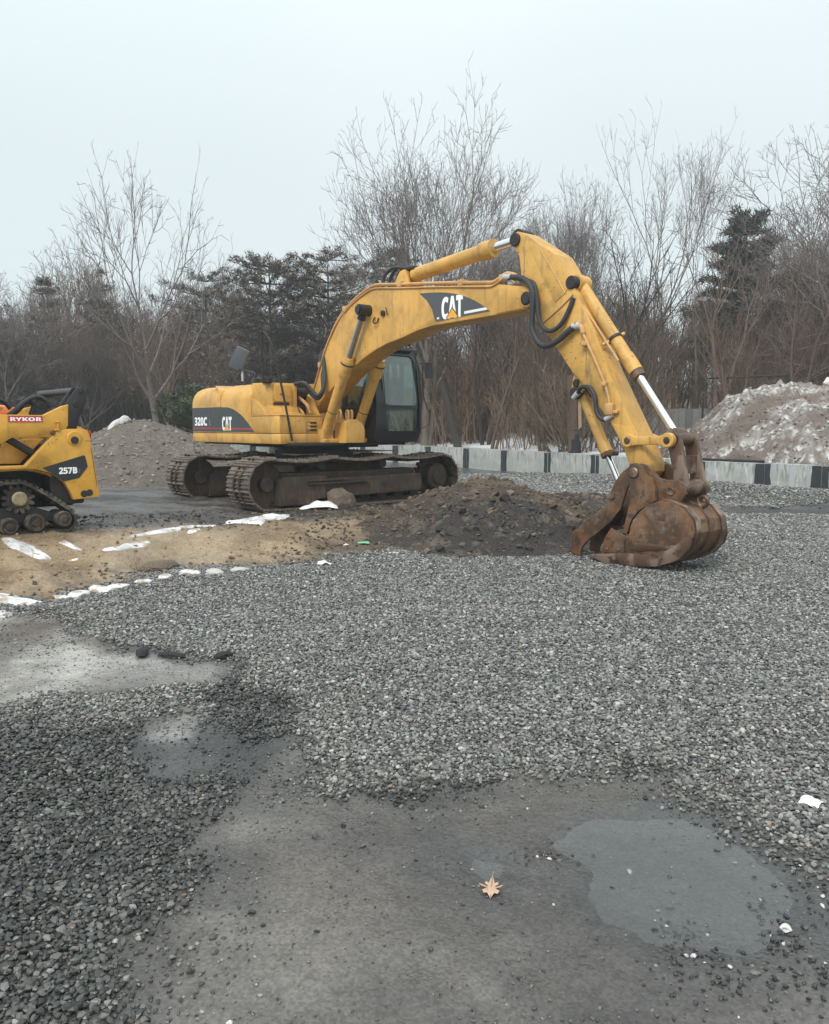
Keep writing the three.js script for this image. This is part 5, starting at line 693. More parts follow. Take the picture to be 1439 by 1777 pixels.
  const lk = up('guide_link', [link(0.33), link(-0.1), disc(7.15, 1.21, 0.325, 0.395, 0.078, 24), disc(7.665, 1.22, 0.325, 0.395, 0.082, 24)], M.paintWorn); up('link_pin', [disc(7.15, 1.21, 0.39, 0.41, 0.04), disc(7.665, 1.22, 0.39, 0.41, 0.04)], M.wornSteel, lk);
  const hl = (z) => ext([[7.6, 1.28], [7.72, 1.31], [7.79, 1.22], [7.9, 0.74], [7.84, 0.62], [7.73, 0.66], [7.71, 0.85]], z, z + 0.05, 0.008);
  up('bucket_link', [hl(0.27), hl(-0.06), rod([7.69, 1.23, -0.1], [7.69, 1.23, 0.32], 0.075), rod([7.82, 0.7, -0.14], [7.82, 0.7, 0.36], 0.085), box(7.7, 7.8, 0.85, 1.05, 0.0, 0.28)], M.wornSteel);
  // ---- bucket
  const shell = [[7.5, 0.5], [7.66, 0.56], [7.78, 0.555], [7.95, 0.49], [8.06, 0.37], [8.09, 0.24], [8.04, 0.09], [7.93, -0.03], [7.82, -0.09], [7.65, -0.15], [7.4, -0.185], [6.95, -0.2]], inner = shell.map(([x, y], i) => { const a = shell[Math.max(0, i - 1)], b = shell[Math.min(shell.length - 1, i + 1)], dx = b[0] - a[0], dy = b[1] - a[1], L = Math.hypot(dx, dy); return [x + dy / L * 0.032, y - dx / L * 0.032]; }).reverse();
  const bz0 = -0.2, bz1 = 0.48, plate = [[6.93, -0.18], [6.93, -0.08], [7.06, 0.18], [7.2, 0.12], [7.27, 0.11], [7.29, 0.25], [7.4, 0.41], [7.5, 0.5], ...shell.slice(1, -1)];
  const bucket = up('bucket', [ext([...shell, ...inner], bz0 + 0.03, bz1 - 0.03, 0), ext(plate, bz1 - 0.03, bz1, 0.006), ext(plate, bz0, bz0 + 0.03, 0.006)], M.rust, EX, 0.5);
  const scale = (P, cx, cy, k) => P.map(([x, y]) => [cx + (x - cx) * k, cy + (y - cy) * k]);
  const strip = [[6.72, -0.16], [6.93, -0.115], [7.2, -0.075], [7.46, -0.06], [7.74, 0.0], [7.9, 0.1], [8.0, 0.2], [8.09, 0.2], [8.06, 0.08], [7.95, -0.045], [7.82, -0.115], [7.65, -0.175], [7.4, -0.21], [6.95, -0.225]];
  up('wear_strip', [ext(strip, bz1 - 0.01, bz1 + 0.03, 0.008), ext(strip, bz0 - 0.03, bz0 + 0.01, 0.008)], M.wornSteel, bucket);
  up('wear_plate', [ext([[7.3, -0.02], [7.36, 0.05], [7.48, 0.075], [7.78, 0.07], [7.92, 0.1], [7.8, 0.04], [7.6, 0.0], [7.4, -0.03]], bz1, bz1 + 0.014, 0.005), ext([[7.58, 0.46], [7.74, 0.42], [7.74, 0.34], [7.6, 0.35]], bz1, bz1 + 0.006, 0.002)], M.wornSteel, bucket);
  const band2 = (z0, z1) => { const o = shell.slice(1, -1), out = o.map(([x, y], i) => { const a = o[Math.max(0, i - 1)], b = o[Math.min(o.length - 1, i + 1)], dx = b[0] - a[0], dy = b[1] - a[1], L = Math.hypot(dx, dy); return [x - dy / L * 0.022, y + dx / L * 0.022]; }); return ext([...out, ...[...o].reverse()], z0, z1, 0.004); };
  up('wear_band', [band2(bz1 - 0.13, bz1 - 0.03), band2(0.12, 0.18), band2(bz0 + 0.03, bz0 + 0.13)], M.wornSteel, bucket);
  up('lifting_eye', [new THREE.TorusGeometry(0.055, 0.022, 10, 20).translate(7.98, 0.55, 0.14)], M.wornSteel, bucket);
  up('side_cutter', [ext([[7.04, 0.2], [7.14, 0.15], [7.23, 0.08], [7.22, -0.08], [6.91, -0.1], [6.95, 0.07]], bz1, bz1 + 0.03, 0.008), disc(7.0, -0.05, bz1 + 0.03, bz1 + 0.045, 0.022, 10), disc(7.16, -0.04, bz1 + 0.03, bz1 + 0.045, 0.022, 10)], M.rust, bucket);
  for (const z of [-0.16, 0.03, 0.25, 0.43]) up('tooth', [ext([[6.98, -0.215], [6.72, -0.195], [6.7, -0.17], [6.95, -0.12], [6.99, -0.14]], z - 0.04, z + 0.04, 0.01)], M.wornSteel, bucket);
  const ear = [[7.31, 0.96], [7.4, 0.92], [7.45, 0.84], [7.53, 0.79], [7.57, 0.68], [7.58, 0.55], [7.48, 0.49], [7.37, 0.42], [7.27, 0.3], [7.22, 0.14], [7.16, 0.15], [7.22, 0.4], [7.26, 0.58], [7.22, 0.74], [7.2, 0.88], [7.24, 0.95]], ear2 = [[7.31, 0.95], [7.4, 0.94], [7.48, 0.88], [7.56, 0.8], [7.66, 0.78], [7.8, 0.79], [7.88, 0.74], [7.9, 0.64], [7.84, 0.55], [7.6, 0.53], [7.4, 0.5], [7.26, 0.62], [7.21, 0.8], [7.24, 0.92]];
  up('hinge_ear', [ext(ear, 0.4, 0.45, 0.008), ext(ear2, 0.32, 0.37, 0.008), ext(ear2, -0.1, -0.05, 0.008), ext(ear, -0.17, -0.12, 0.008)], M.rust, bucket);
  up('hinge_pin', [disc(7.3, 0.85, 0.34, 0.48, 0.06, 20, 0.012), disc(7.3, 0.85, -0.2, -0.1, 0.06), disc(7.72, 0.66, 0.36, 0.385, 0.05, 16)], M.wornSteel, bucket);
  // ---- thumb that folds against the bucket
  const th = [[7.28, 0.93], [7.18, 0.93], [7.06, 0.85], [6.96, 0.73], [6.88, 0.57], [6.82, 0.43], [6.34, 0.07], [6.33, -0.2], [6.47, -0.215], [6.49, -0.12], [6.56, -0.03], [6.73, 0.1], [6.9, 0.24], [7.04, 0.4], [7.14, 0.68], [7.28, 0.76], [7.38, 0.84]];
  const tm = up('thumb', [ext(th, 0.3, 0.34, 0.008), ext(th, -0.06, -0.02, 0.008), ext([[6.82, 0.43], [6.34, 0.07], [6.36, 0.05], [6.84, 0.4]], -0.02, 0.3), box(6.38, 6.9, 0.14, 0.18, 0.1, 0.16)], M.rust, EX, 0.5);
  up('thumb_pin', [disc(7.25, 0.84, 0.34, 0.4, 0.055, 18), disc(6.92, 0.56, 0.33, 0.36, 0.05, 16)], M.wornSteel, tm);
  const ta = [6.28, 1.8, 0.14], tb = [6.93, 0.6, 0.14], tp = (t) => mid(ta, tb, t), tc = up('thumb_cylinder', [rod(tp(0.0), tp(0.62), 0.068), rod(tp(0.53), tp(0.62), 0.078), ext([[6.24, 2.04], [6.36, 1.98], [6.44, 1.86], [6.3, 1.72], [6.2, 1.84]], 0.2, 0.24, 0.006), ext([[6.24, 2.04], [6.36, 1.98], [6.44, 1.86], [6.3, 1.72], [6.2, 1.84]], 0.05, 0.09, 0.006)], M.paintWorn);
  up('gland', [rod(tp(0.62), tp(0.655), 0.08), box(6.72, 6.84, 1.02, 1.08, 0.1, 0.26, 0.02)], M.rust, tc); up('cylinder_rod', [rod(tp(0.65), tb, 0.036)], M.chrome, tc);
  up('base_pin', [disc(6.28, 1.78, 0.02, 0.28, 0.075, 20), disc(6.28, 1.9, 0.24, 0.26, 0.05, 14)], M.darkMetal, tc);
  up('hose', [tube([[6.32, 1.76, 0.27], [6.42, 1.84, 0.32], [6.56, 1.83, 0.34], [6.65, 1.72, 0.35], [6.67, 1.58, 0.35], [6.72, 1.48, 0.35], [6.8, 1.45, 0.34], [6.87, 1.49, 0.33]], 0.026, 50, 10)], M.rubber, tc);
  up('hose_fitting', [rod([6.8, 1.45, 0.34], [6.9, 1.51, 0.33], 0.03), rod([6.26, 1.72, 0.26], [6.34, 1.78, 0.28], 0.035)], M.grey, tc);
}

// ================================================================ COMPACT TRACK LOADER (x to its rear, y up, z towards its left side that we see)
{
  const LT = 42 * Math.PI / 180;
  const T = thing('track_loader', 'yellow compact track loader cut by the left edge of the photo', 'track loader', [-4.22, 0.36, -9.62], LT);
  const p = (name, list, m, parent = T, crease) => add(name, join(list, 0, crease), m, parent);
  const body = [[-0.1, 1.1], [-0.03, 1.18], [0.09, 1.21], [0.25, 1.212], [0.33, 1.2], [0.355, 1.15], [0.37, 1.07], [0.45, 0.38], [0.14, 0.36], [0.1, 0.46], [0.04, 0.57], [-0.04, 0.645], [-0.14, 0.7], [-0.26, 0.735], [-0.38, 0.75], [-0.65, 0.745], [-1.9, 0.745], [-1.9, 0.79], [-0.39, 0.79]];
  const b = p('body_panel', [ext(body, -0.1, 0, 0.008)], M.loaderPaint); p('body_panel', [ext(body, -1.5, -1.4, 0.008)], M.loaderPaint);
  p('rear_door', [ext([[0.305, 1.06], [0.375, 1.06], [0.455, 0.4], [0.4, 0.4]], -1.38, -0.104, 0.01), ext([[0.2, 1.2], [0.22, 1.25], [0.3, 1.235], [0.35, 1.19], [0.36, 1.1], [0.2, 1.1]], -1.38, -0.104, 0.015)], M.loaderPaint);
  p('door_seam', [box(0.305, 0.375, 1.062, 1.068, -0.003, 0.0015), ext([[0.365, 0.98], [0.37, 0.98], [0.425, 0.5], [0.42, 0.5]], -0.003, 0.0015)], M.darkMetal, b);
  p('tail_lamp', [box(0.36, 0.385, 1.1, 1.19, -0.1, -0.02, 0.006)], M.lens);
  p('boss', [disc(0.17, 1.1, 0, 0.02, 0.085, 28)], M.loaderPaint, b); p('boss_hole', [ext(rrect(0.125, 0.215, 1.03, 1.12, 0.04), 0.02, 0.026)], M.darkMetal, b);
  p('plug', [disc(0.26, 0.425, 0, 0.012, 0.042, 18)], M.darkMetal, b); p('plug', [disc(0.325, 0.435, 0, 0.012, 0.042, 18)], M.darkMetal, b);
  add('number_decal', sheet([[-0.21, 0.755], [0.27, 0.892], [0.29, 0.885], [0.32, 0.745], [0.21, 0.62], [0.03, 0.585], [-0.2, 0.75]], 0.0015), decal(800, 460, (x, w, h) => { x.fillStyle = '#26292b'; x.fillRect(0, 0, w, h); text(x, '257B', w * 0.555, h * 0.575, w * 0.41, h * 0.24, '#f2f3f2'); text(x, '2', w * 0.8, h * 0.6, w * 0.05, h * 0.16, '#55585a'); x.fillStyle = '#c34a38'; x.beginPath(); x.moveTo(w, h * 0.42); x.lineTo(w * 0.79, h * 0.9); x.lineTo(w, h * 0.9); x.fill(); x.fillStyle = '#d8837a'; x.beginPath(); x.moveTo(w, h * 0.62); x.lineTo(w * 0.8, h * 0.92); x.lineTo(w, h * 0.9); x.fill(); }), b);
  p('chassis', [box(-1.9, 0.3, 0.25, 1.05, -1.38, -0.45, 0.03), box(-0.1, 0.3, 0.3, 1.05, -1.38, -0.1, 0.03)], M.darkMetal); { const ar = [[0.14, 0.36], [0.1, 0.46], [0.04, 0.57], [-0.04, 0.645], [-0.14, 0.7], [-0.26, 0.735], [-0.38, 0.75], [-0.65, 0.745], [-1.9, 0.745]]; p('wheel_arch', [ext([...ar, ...ar.map(([x, y]) => [x - 0.006, y - 0.02]).reverse()].map(([x, y]) => [x - 0.002, y - 0.003]), -0.44, -0.102)], M.loaderPaint); } p('inner_panel', [ext([[-1.2, 0.82], [-0.66, 0.84], [-0.55, 1.06], [-0.27, 1.09], [-0.1, 1.09], [-0.38, 0.8]], -0.3, -0.26, 0.006)], M.loaderPaint);
  p('lift_cylinder', [rod([-0.56, 1.12, -0.16], [-0.27, 0.93, -0.16], 0.045), rod([-0.9, 1.2, -0.16], [-0.56, 1.12, -0.16], 0.03)], M.darkMetal);
  // lift arms with the name plate, rear towers and cross tube
  const arm = [[-2.4, 0.8], [-2.2, 1.2], [-1.4, 1.37], [-0.62, 1.375], [-0.16, 1.372], [0.06, 1.482], [0.13, 1.5], [0.115, 1.25], [0.09, 1.212], [-0.07, 1.15], [-0.25, 1.13], [-0.52, 1.11], [-0.66, 1.03], [-1.2, 1.0], [-1.9, 0.8]];
  const la = p('lift_arm', [ext(arm, -0.1, -0.02, 0.008)], M.loaderPaint); p('lift_arm', [ext(arm, -1.48, -1.4, 0.008)], M.loaderPaint);
  add('name_plate', sheet([[-0.55, 1.288], [-0.172, 1.288], [-0.172, 1.364], [-0.55, 1.364]], -0.0185), decal(760, 160, (x, w, h) => { x.fillStyle = '#b83a38'; x.fillRect(0, 0, w, h); x.fillStyle = '#c9514c'; x.fillRect(6, 6, w - 12, h - 12); x.fillStyle = '#b53230'; x.fillRect(14, 14, w - 28, h - 28); text(x, 'RYKOR', w * 0.5, h * 0.52, w * 0.92, h * 0.55, '#f8f6f4'); }), la);
  p('arm_bracket', [box(-0.02, 0.0, 1.2, 1.3, -0.02, 0.01, 0.004), box(-0.035, 0.012, 1.285, 1.305, -0.02, 0.015, 0.004), box(-0.05, 0.01, 1.19, 1.21, -0.02, 0.012, 0.004)], M.loaderPaint, la); p('arm_pin', [disc(-0.07, 1.165, -0.02, 0.01, 0.03, 14)], M.rust, la);
  const tower = [[0.115, 1.5], [0.235, 1.67], [0.265, 1.705], [0.315, 1.715], [0.355, 1.7], [0.375, 1.655], [0.35, 1.5], [0.3, 1.4], [0.26, 1.3], [0.24, 1.21], [0.09, 1.21], [0.105, 1.28]];
  for (const z of [-0.125, -1.46]) { const t = p('tower_plate', [ext(tower, z, z + 0.03, 0.006), ext(tower.map(([x, y]) => [x - 0.03, y]), z - 0.1, z - 0.07, 0.006)], M.black); p('pivot', [disc(0.318, 1.66, z + 0.03, z + 0.042, 0.03, 16), disc(0.25, 1.515, z + 0.03, z + 0.045, 0.045, 18)], M.darkMetal, t); }
  p('cross_tube', [rod([0.25, 1.665, -0.16], [0.25, 1.665, -1.42], 0.045)], M.black);
  p('hose', [tube([[-0.42, 1.36, -0.5], [-0.32, 1.44, -0.5], [-0.2, 1.55, -0.5], [-0.08, 1.6, -0.5], [0.02, 1.56, -0.5], [0.08, 1.48, -0.5]], 0.03, 36, 10), tube([[-0.4, 1.34, -0.56], [-0.28, 1.44, -0.56], [-0.18, 1.54, -0.56], [-0.1, 1.5, -0.56], [-0.14, 1.38, -0.56]], 0.03, 30, 10)], M.rubber);
  p('hose', [tube([[-0.66, 1.42, -0.8], [-0.58, 1.53, -0.8], [-0.47, 1.575, -0.8], [-0.37, 1.54, -0.8], [-0.3, 1.46, -0.8]], 0.028, 30, 10)], M.rubber);
  p('far_bracket', [ext([[-0.62, 1.36], [-0.6, 1.47], [-0.45, 1.48], [-0.42, 1.495], [-0.3, 1.485], [-0.42, 1.36]], -1.1, -1.04, 0.01)], M.loaderPaint);
  // cab, mostly outside the frame
  p('cab', [box(-1.7, -0.72, 1.0, 1.06, -1.3, -0.2, 0.02), rod([-0.78, 1.0, -0.24], [-0.8, 1.98, -0.24], 0.04), rod([-0.78, 1.0, -1.26], [-0.8, 1.98, -1.26], 0.04), rod([-1.7, 1.0, -0.24], [-1.55, 1.98, -0.24], 0.04), rod([-1.7, 1.0, -1.26], [-1.55, 1.98, -1.26], 0.04), box(-1.65, -0.76, 1.95, 2.02, -1.32, -0.18, 0.03), box(-0.82, -0.7, 1.05, 1.62, -1.2, -0.3, 0.03)], M.black);
  p('work_lamp', [ext(rrect(-0.69, -0.575, 1.7, 1.8, 0.035), -0.72, -0.6, 0.02), rod([-0.8, 1.72, -0.66], [-0.66, 1.74, -0.66], 0.02)], M.black);
  // rubber track, wheels
  const outl = [[-0.62, 0.605], [-0.43, 0.605], [-0.3, 0.54], [-0.14, 0.44], [0.0, 0.33], [0.1, 0.25], [0.165, 0.18], [0.18, 0.11], [0.15, 0.03], [0.08, -0.02], [-0.1, -0.03], [-0.7, -0.05], [-1.4, -0.05], [-1.75, -0.02], [-1.85, 0.1], [-1.75, 0.25], [-1.3, 0.4]];
  const ring = (P, k) => { const cx = -0.8, n = P.length; return P.map((q, i) => { const a = P[(i + n - 1) % n], c = P[(i + 1) % n], dx = c[0] - a[0], dy = c[1] - a[1], L = Math.hypot(dx, dy); return [q[0] - dy / L * k, q[1] + dx / L * k]; }); };
  const inner = ring(outl, -0.03), lug = []; for (let i = 0; i < outl.length; i++) { const a = outl[i], c = outl[(i + 1) % outl.length], L = Math.hypot(c[0] - a[0], c[1] - a[1]), n = Math.max(1, Math.round(L / 0.07)); for (let k = 0; k < n; k++) { const t = (k + 0.5) / n; lug.push(box(-0.02, 0.02, 0, 0.022, -0.4, -0.03).rotateZ(Math.atan2(c[1] - a[1], c[0] - a[0])).translate(lerp(a[0], c[0], t), lerp(a[1], c[1], t), 0)); } }
  const tk = p('rubber_track', [ext(outl, -0.41, -0.03, 0, [inner])], M.mudRubber); p('track_lugs', lug, M.mudRubber, tk).userData.kind = 'stuff';
  const wheel = (x, y, r) => { const w = p('idler_wheel', [disc(x, y, -0.14, -0.02, r, 28, 0.012), disc(x, y, -0.36, -0.26, r, 28, 0.012)], M.mudRubber); p('wheel_rim', [new THREE.TorusGeometry(r * 0.78, 0.012, 8, 28).translate(x, y, -0.02), disc(x, y, -0.02, 0.004, r * 0.36, 18)], M.muddy, w); return w; };
  wheel(-0.9, 0.085, 0.1); wheel(-0.59, 0.085, 0.105); wheel(-0.3, 0.105, 0.112); wheel(0.02, 0.13, 0.1); wheel(-1.2, 0.085, 0.1); wheel(-1.65, 0.12, 0.1);
  const teeth = []; for (let k = 0; k < 13; k++) teeth.push(ext([[-0.035, 0.1], [0.035, 0.1], [0.015, 0.18], [-0.015, 0.18]], -0.16, -0.09).rotateZ(k / 13 * 6.283).translate(-0.46, 0.4, 0));
  const sp = p('sprocket', [...teeth, disc(-0.46, 0.4, -0.17, -0.08, 0.12, 26)], M.mudRubber); p('hub', [disc(-0.46, 0.4, -0.08, -0.03, 0.085, 24, 0.015), ...[0, 1, 2, 3, 4, 5].map((k) => disc(-0.46 + 0.055 * Math.cos(k * 1.047), 0.4 + 0.055 * Math.sin(k * 1.047), -0.03, -0.02, 0.01, 8))], std({ color: new THREE.Color().setRGB(0.3, 0.25, 0.15), roughness: 0.8 }), sp);
  p('track_frame', [ext([[-1.5, 0.16], [-0.6, 0.3], [-0.46, 0.42], [-0.3, 0.3], [0.05, 0.16], [0.05, 0.1], [-1.5, 0.1]], -0.26, -0.15, 0.01)], M.darkMetal);
}
{ // orange-roofed machine glimpsed behind the loader
  const t = thing('parked_machine', 'dark machine with an orange hood half hidden behind the track loader', 'machine', [-6.6, 0.25, -12.6], 0.3), p = (n, l, m) => add(n, join(l), m, t);
  p('hood', [ext([[-1.2, 1.5], [-1.15, 1.62], [-0.9, 1.72], [0.2, 1.68], [0.36, 1.64], [0.4, 1.56], [0.38, 1.5]], -0.5, 0.5, 0.03)], M.orange); p('body', [box(-1.3, 0.34, 0.5, 1.49, -0.5, 0.5, 0.05)], M.black); p('side_panel', [box(-1.2, 0.2, 1.0, 1.4, 0.5, 0.52, 0.01)], M.darkMetal);
  for (const [x, z] of [[-0.9, 0.45], [-0.9, -0.45], [0.05, 0.45], [0.05, -0.45]]) p('wheel', [disc(x, 0.32, z - 0.12, z + 0.12, 0.34, 24, 0.04)], M.rubber); p('hood_strip', [box(0.05, 0.2, 1.45, 1.47, 0.52, 0.53)], M.white);
}
// ================================================================ SNOW, STONES AND LITTER
M.snow = std({ map: tex(256, (u, v) => { const k = 206 + 60 * (PN(u, v, 8, 5, 701) - 0.5) * 2; return mixc([k, k, k + 1], [150, 132, 110], 0.7 * sm(0.56, 0.72, PN(u, v, 12, 4, 702))); }, true, 1), roughness: 0.75, bumpMap: soilBump, bumpScale: 0.02 });
function snowPatch(label, pts, h, seed) {   // outline in x, Z; a thin domed crust draped on the ground
  const P = smoothLoop(pts, 3), c = P.reduce((a, q) => [a[0] + q[0] / P.length, a[1] + q[1] / P.length], [0, 0]), n = P.length, R = 6, pos = [], idx = [];
  for (let k = 0; k <= R; k++) for (let i = 0; i < n; i++) { const f = k / R, w = 1 + (0.75 * (fbm(P[i][0] * 5, P[i][1] * 5 + seed, 3, 702) - 0.5)) * f, x = c[0] + (P[i][0] - c[0]) * f * w, z = c[1] + (P[i][1] - c[1]) * f * w; pos.push(x, topY(x, z) + (f < 1 ? h * 0.6 * (1 - f * f) * (0.8 + 0.5 * fbm(x * 6, z * 6, 3, 703)) : -0.02) + 0.003, -z); }
  for (let k = 0; k < R; k++) for (let i = 0; i < n; i++) { const j = (i + 1) % n, a = k * n + i, b = k * n + j; idx.push(a, b, a + n, b, b + n, a + n); }
  const g = new THREE.BufferGeometry(); g.setAttribute('position', new THREE.Float32BufferAttribute(pos, 3)); g.setAttribute('uv', new THREE.Float32BufferAttribute(pos.filter((_, i) => i % 3 !== 1), 2)); g.setIndex(idx); g.computeVertexNormals();
  const nn = g.attributes.normal; let s = 0; for (let i = 0; i < nn.count; i++) s += nn.getY(i); if (s < 0) { g.setIndex(idx.reverse()); g.computeVertexNormals(); }
  tag(add('snow_patch', g, M.snow), label, 'snow patch');
}
snowPatch('large white snow patch on the crest of the sand bank at the left edge', [[-4.75, 9.1], [-4.62, 8.85], [-4.1, 8.62], [-3.98, 8.72], [-4.1, 8.95], [-4.5, 9.1]], 0.05, 1);
snowPatch('narrow snow streak behind the large snow patch, at the foot of the loader track', [[-4.2, 9.28], [-3.85, 9.2], [-3.82, 9.32], [-4.15, 9.42]], 0.02, 2);
snowPatch('tiny snow spot right of the large left snow patch', [[-3.86, 8.84], [-3.74, 8.84], [-3.74, 8.92], [-3.86, 8.92]], 0.02, 3);
snowPatch('snow streak on the sand bank left of its middle', [[-3.6, 9.12], [-3.42, 9.3], [-3.2, 9.66], [-3.24, 9.84], [-3.5, 9.5], [-3.66, 9.2]], 0.03, 4);
snowPatch('long thin snow streak along the dark mud edge behind the sand', [[-3.5, 9.75], [-3.1, 10.3], [-2.6, 10.75], [-2.66, 10.9], [-3.2, 10.5], [-3.56, 9.95]], 0.025, 5);
snowPatch('small snow spot at the right end of the long thin streak', [[-2.92, 10.15], [-2.78, 10.25], [-2.76, 10.42], [-2.94, 10.4]], 0.02, 6);
snowPatch('big smooth snow patch on the bank below the front end of the near track', [[-2.78, 11.25], [-2.4, 11.05], [-2.1, 11.2], [-1.78, 11.95], [-1.85, 12.2], [-2.15, 12.2], [-2.5, 11.75]], 0.07, 7);
snowPatch('melting snow slab at the gravel edge on the far left', [[-4.3, 7.35], [-3.9, 7.05], [-3.4, 7.02], [-3.3, 7.18], [-3.55, 7.42], [-4.2, 7.65]], 0.06, 8);
snowPatch('grey slush patch just below the snow slab at the left edge', [[-4.2, 6.85], [-3.7, 6.72], [-3.42, 6.75], [-3.5, 6.95], [-4.1, 7.02]], 0.02, 9);
[[-3.33, 7.44, 0.1], [-3.22, 7.58, 0.13], [-3.08, 7.78, 0.14], [-2.98, 7.98, 0.12], [-3.2, 7.72, 0.07], [-2.8, 8.2, 0.09], [-2.64, 8.4, 0.11], [-2.44, 8.66, 0.13], [-3.0, 7.76, 0.08], [-2.2, 8.76, 0.14], [-1.95, 8.86, 0.11]].forEach(([x, z, s], i) => { const g = new THREE.IcosahedronGeometry(1, 2), p = g.attributes.position; for (let k = 0; k < p.count; k++) { const X = p.getX(k), Y = p.getY(k), Z = p.getZ(k), w = 1 + 0.5 * (fbm(X * 1.5 + i * 3, Z * 1.5 + Y, 3, 711) - 0.5); p.setXYZ(k, X * s * w, Y * s * 0.3 * w, Z * s * 0.62 * w); } g.computeVertexNormals(); const m = tag(add('snow_clump', fin(g, 1.2), i > 7 ? std({ color: new THREE.Color().setRGB(0.45, 0.43, 0.41), roughness: 0.8 }) : M.snow), ['first', 'second', 'third', 'fourth', 'fifth', 'sixth', 'seventh', 'eighth', 'ninth', 'tenth', 'last'][[0, 1, 4, 5, 2, 6, 7, 8, 3, 9, 10][i]] + (i > 7 && i !== 8 ? ' and greyish' : '') + ' snow clump from the left along the foot of the sand bank', 'snow clump', 'snow clumps along the foot of the bank'); m.position.set(x, topY(x, z) + s * 0.12, -z); m.rotation.y = i * 1.3; });
const lump = (name, label, cat, x, z, s, flat, color, seed, dy = 0.2, rough = 0.35, detail = 1) => { const g = new THREE.IcosahedronGeometry(0.5, detail), p = g.attributes.position; for (let k = 0; k < p.count; k++) { const X = p.getX(k), Y = p.getY(k), Z = p.getZ(k), w = 1 + rough * 2 * (fbm(X * 2.6 + seed * 7, Z * 2.6 + Y * 2, 2, 721) - 0.5); p.setXYZ(k, X * s[0] * w, Y * s[1] * w, Z * s[2] * w); } const m = tag(add(name, fin(g, flat), std({ color: new THREE.Color().setRGB(...color), roughness: 0.85, map: M.mound.map, bumpMap: soilBump, bumpScale: 0.03 })), label, cat); m.position.set(x, topY(x, z) + s[1] * dy, -z); m.rotation.y = seed; return m; };
lump('rock', 'brown round rock beside the tip of the rusty thumb', 'rock', 2.12, 10.75, [0.34, 0.26, 0.28], 0.15, [0.15, 0.12, 0.1], 1, 0.2, 0.6);
lump('rock', 'grey-brown boulder lying against the near track above the white sheet', 'rock', -1.2, 13.4, [0.5, 0.4, 0.4], 0.15, [0.2, 0.155, 0.12], 2, 0.2, 0.75);
lump('rock', 'orange-brown stone at the left end of the row of snow clumps', 'rock', -3.4, 7.36, [0.12, 0.09, 0.1], 0.6, [0.36, 0.22, 0.12], 3);
lump('rock', 'flat brown slab of dirt lying in the hollow of the sand bank', 'rock', -2.88, 8.98, [0.5, 0.14, 0.3], 0.4, [0.2, 0.155, 0.11], 4);
[[-1.93, 5.58, [0.24, 0.06, 0.09], 'left'], [-1.7, 5.53, [0.26, 0.05, 0.09], 'middle'], [-1.33, 5.47, [0.17, 0.06, 0.1], 'right']].forEach(([x, z, s, w], i) => lump('asphalt_chunk', w + ' one of the three flat black asphalt chunks at the edge of the pale puddle', 'asphalt chunk', x, z, s, 0.3, [0.022, 0.022, 0.023], 5 + i, 0.3, 0.3, 0));
lump('pebble', 'bright white pebble standing in the big puddle', 'pebble', 1.2, 2.45, [0.04, 0.03, 0.03], 0.4, [0.75, 0.74, 0.7], 9, 0.6, 0.3, 0); lump('pebble', 'white pebble at the bottom right corner of the yard', 'pebble', 1.02, 1.97, [0.026, 0.02, 0.02], 0.4, [0.7, 0.69, 0.66], 10, 0.4, 0.3, 0); lump('pebble', 'white pebble on bare mud at the bottom left', 'pebble', -0.5, 2.02, [0.028, 0.02, 0.02], 0.4, [0.7, 0.69, 0.66], 11, 0.4, 0.3, 0);
function crumple(name, label, cat, x, z, w, d, h, color, seed, rot = 0) { const n = 12, g = new THREE.PlaneGeometry(w, d, n, n).rotateX(-Math.PI / 2), p = g.attributes.position; for (let i = 0; i < p.count; i++) { const X = p.getX(i), Z = p.getZ(i), e = 0.75 + 0.4 * fbm(X / w * 3 + seed, Z / d * 3, 2, 731); p.setXYZ(i, X * e, h * fbm(X / w * 2.4 + seed * 3, Z / d * 2.4, 2, 732) * 1.4 * Math.max(0, 1 - 2.6 * ((X / w) ** 2 + (Z / d) ** 2)), Z * e); } g.computeVertexNormals(); const m = tag(add(name, fin(g, 0.3), std({ color: new THREE.Color().setRGB(...color), roughness: 0.7, side: THREE.DoubleSide })), label, cat); m.position.set(x, topY(x, z) + 0.012, -z); m.rotation.y = rot; return m; }
crumple('paper_scrap', 'crumpled white paper at the foot of the dark bank above the gravel', 'paper', -1.06, 9.3, 0.17, 0.14, 0.06, [0.8, 0.8, 0.79], 1, 0.4);
crumple('plastic_sheet', 'torn white plastic sheet lying in front of the near track', 'plastic sheet', -1.6, 13.2, 0.62, 0.5, 0.14, [0.78, 0.78, 0.77], 2, 0.3);
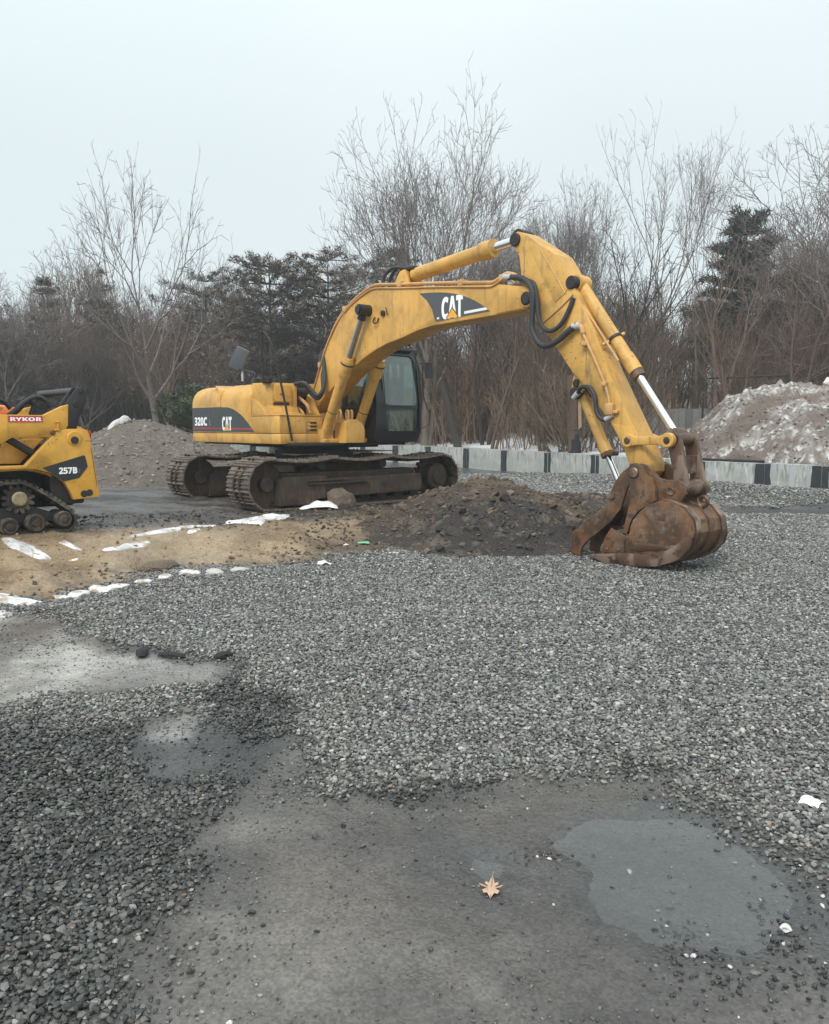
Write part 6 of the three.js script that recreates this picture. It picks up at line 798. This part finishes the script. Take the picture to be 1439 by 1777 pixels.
crumple('plastic_scrap', 'small green plastic scrap on the dark dirt left of the heap', 'plastic scrap', -0.7, 10.7, 0.2, 0.12, 0.03, [0.16, 0.5, 0.28], 3, 0.1);
crumple('paper_scrap', 'torn white scrap on wet gravel at the right edge', 'paper', 1.68, 3.27, 0.09, 0.08, 0.03, [0.76, 0.75, 0.73], 4, 0.8);
crumple('paper_scrap', 'thin cream strip lying on the gravel in front of the dirt heap', 'paper', -0.28, 10.1, 0.16, 0.05, 0.015, [0.7, 0.62, 0.46], 5, 0.1);
crumple('paper_scrap', 'small pale scrap beside the green plastic scrap', 'paper', -0.9, 10.5, 0.08, 0.06, 0.02, [0.72, 0.6, 0.58], 6, 0.5);
{ // oak leaf on the wet mud
  const half = [[0, -0.062], [0.006, -0.05], [0.012, -0.04], [0.024, -0.046], [0.03, -0.036], [0.018, -0.022], [0.016, -0.012], [0.034, -0.012], [0.044, 0.0], [0.036, 0.008], [0.016, 0.004], [0.012, 0.016], [0.024, 0.026], [0.022, 0.038], [0.01, 0.036], [0.006, 0.052], [0, 0.066]];
  const P = [...half, ...half.slice(1, -1).map(([x, y]) => [-x, y]).reverse()], g = new THREE.ExtrudeGeometry(poly(P), { depth: 0.0015, bevelEnabled: false }).rotateX(-Math.PI / 2), p = g.attributes.position;
  for (let i = 0; i < p.count; i++) p.setY(i, p.getY(i) + 0.012 * Math.abs(p.getX(i) / 0.04) ** 1.5 + 0.006 * Math.sin(p.getZ(i) * 60));
  const t = thing('oak_leaf', 'tan fallen oak leaf on the wet mud beside the puddle', 'leaf', [0.27, topY(0.27, 2.68) + 0.012, -2.68], -0.15);
  add('blade', fin(g, 0.5), std({ color: new THREE.Color().setRGB(0.5, 0.33, 0.23), roughness: 0.7, side: THREE.DoubleSide }), t); add('leaf_stem', fin(tube([[0, 0.004, 0.062], [0, 0.004, -0.05], [0.003, 0.008, -0.095]], 0.0016, 10, 5)), std({ color: new THREE.Color().setRGB(0.35, 0.2, 0.12), roughness: 0.7 }), t);
}
renderer.render(scene, camera);
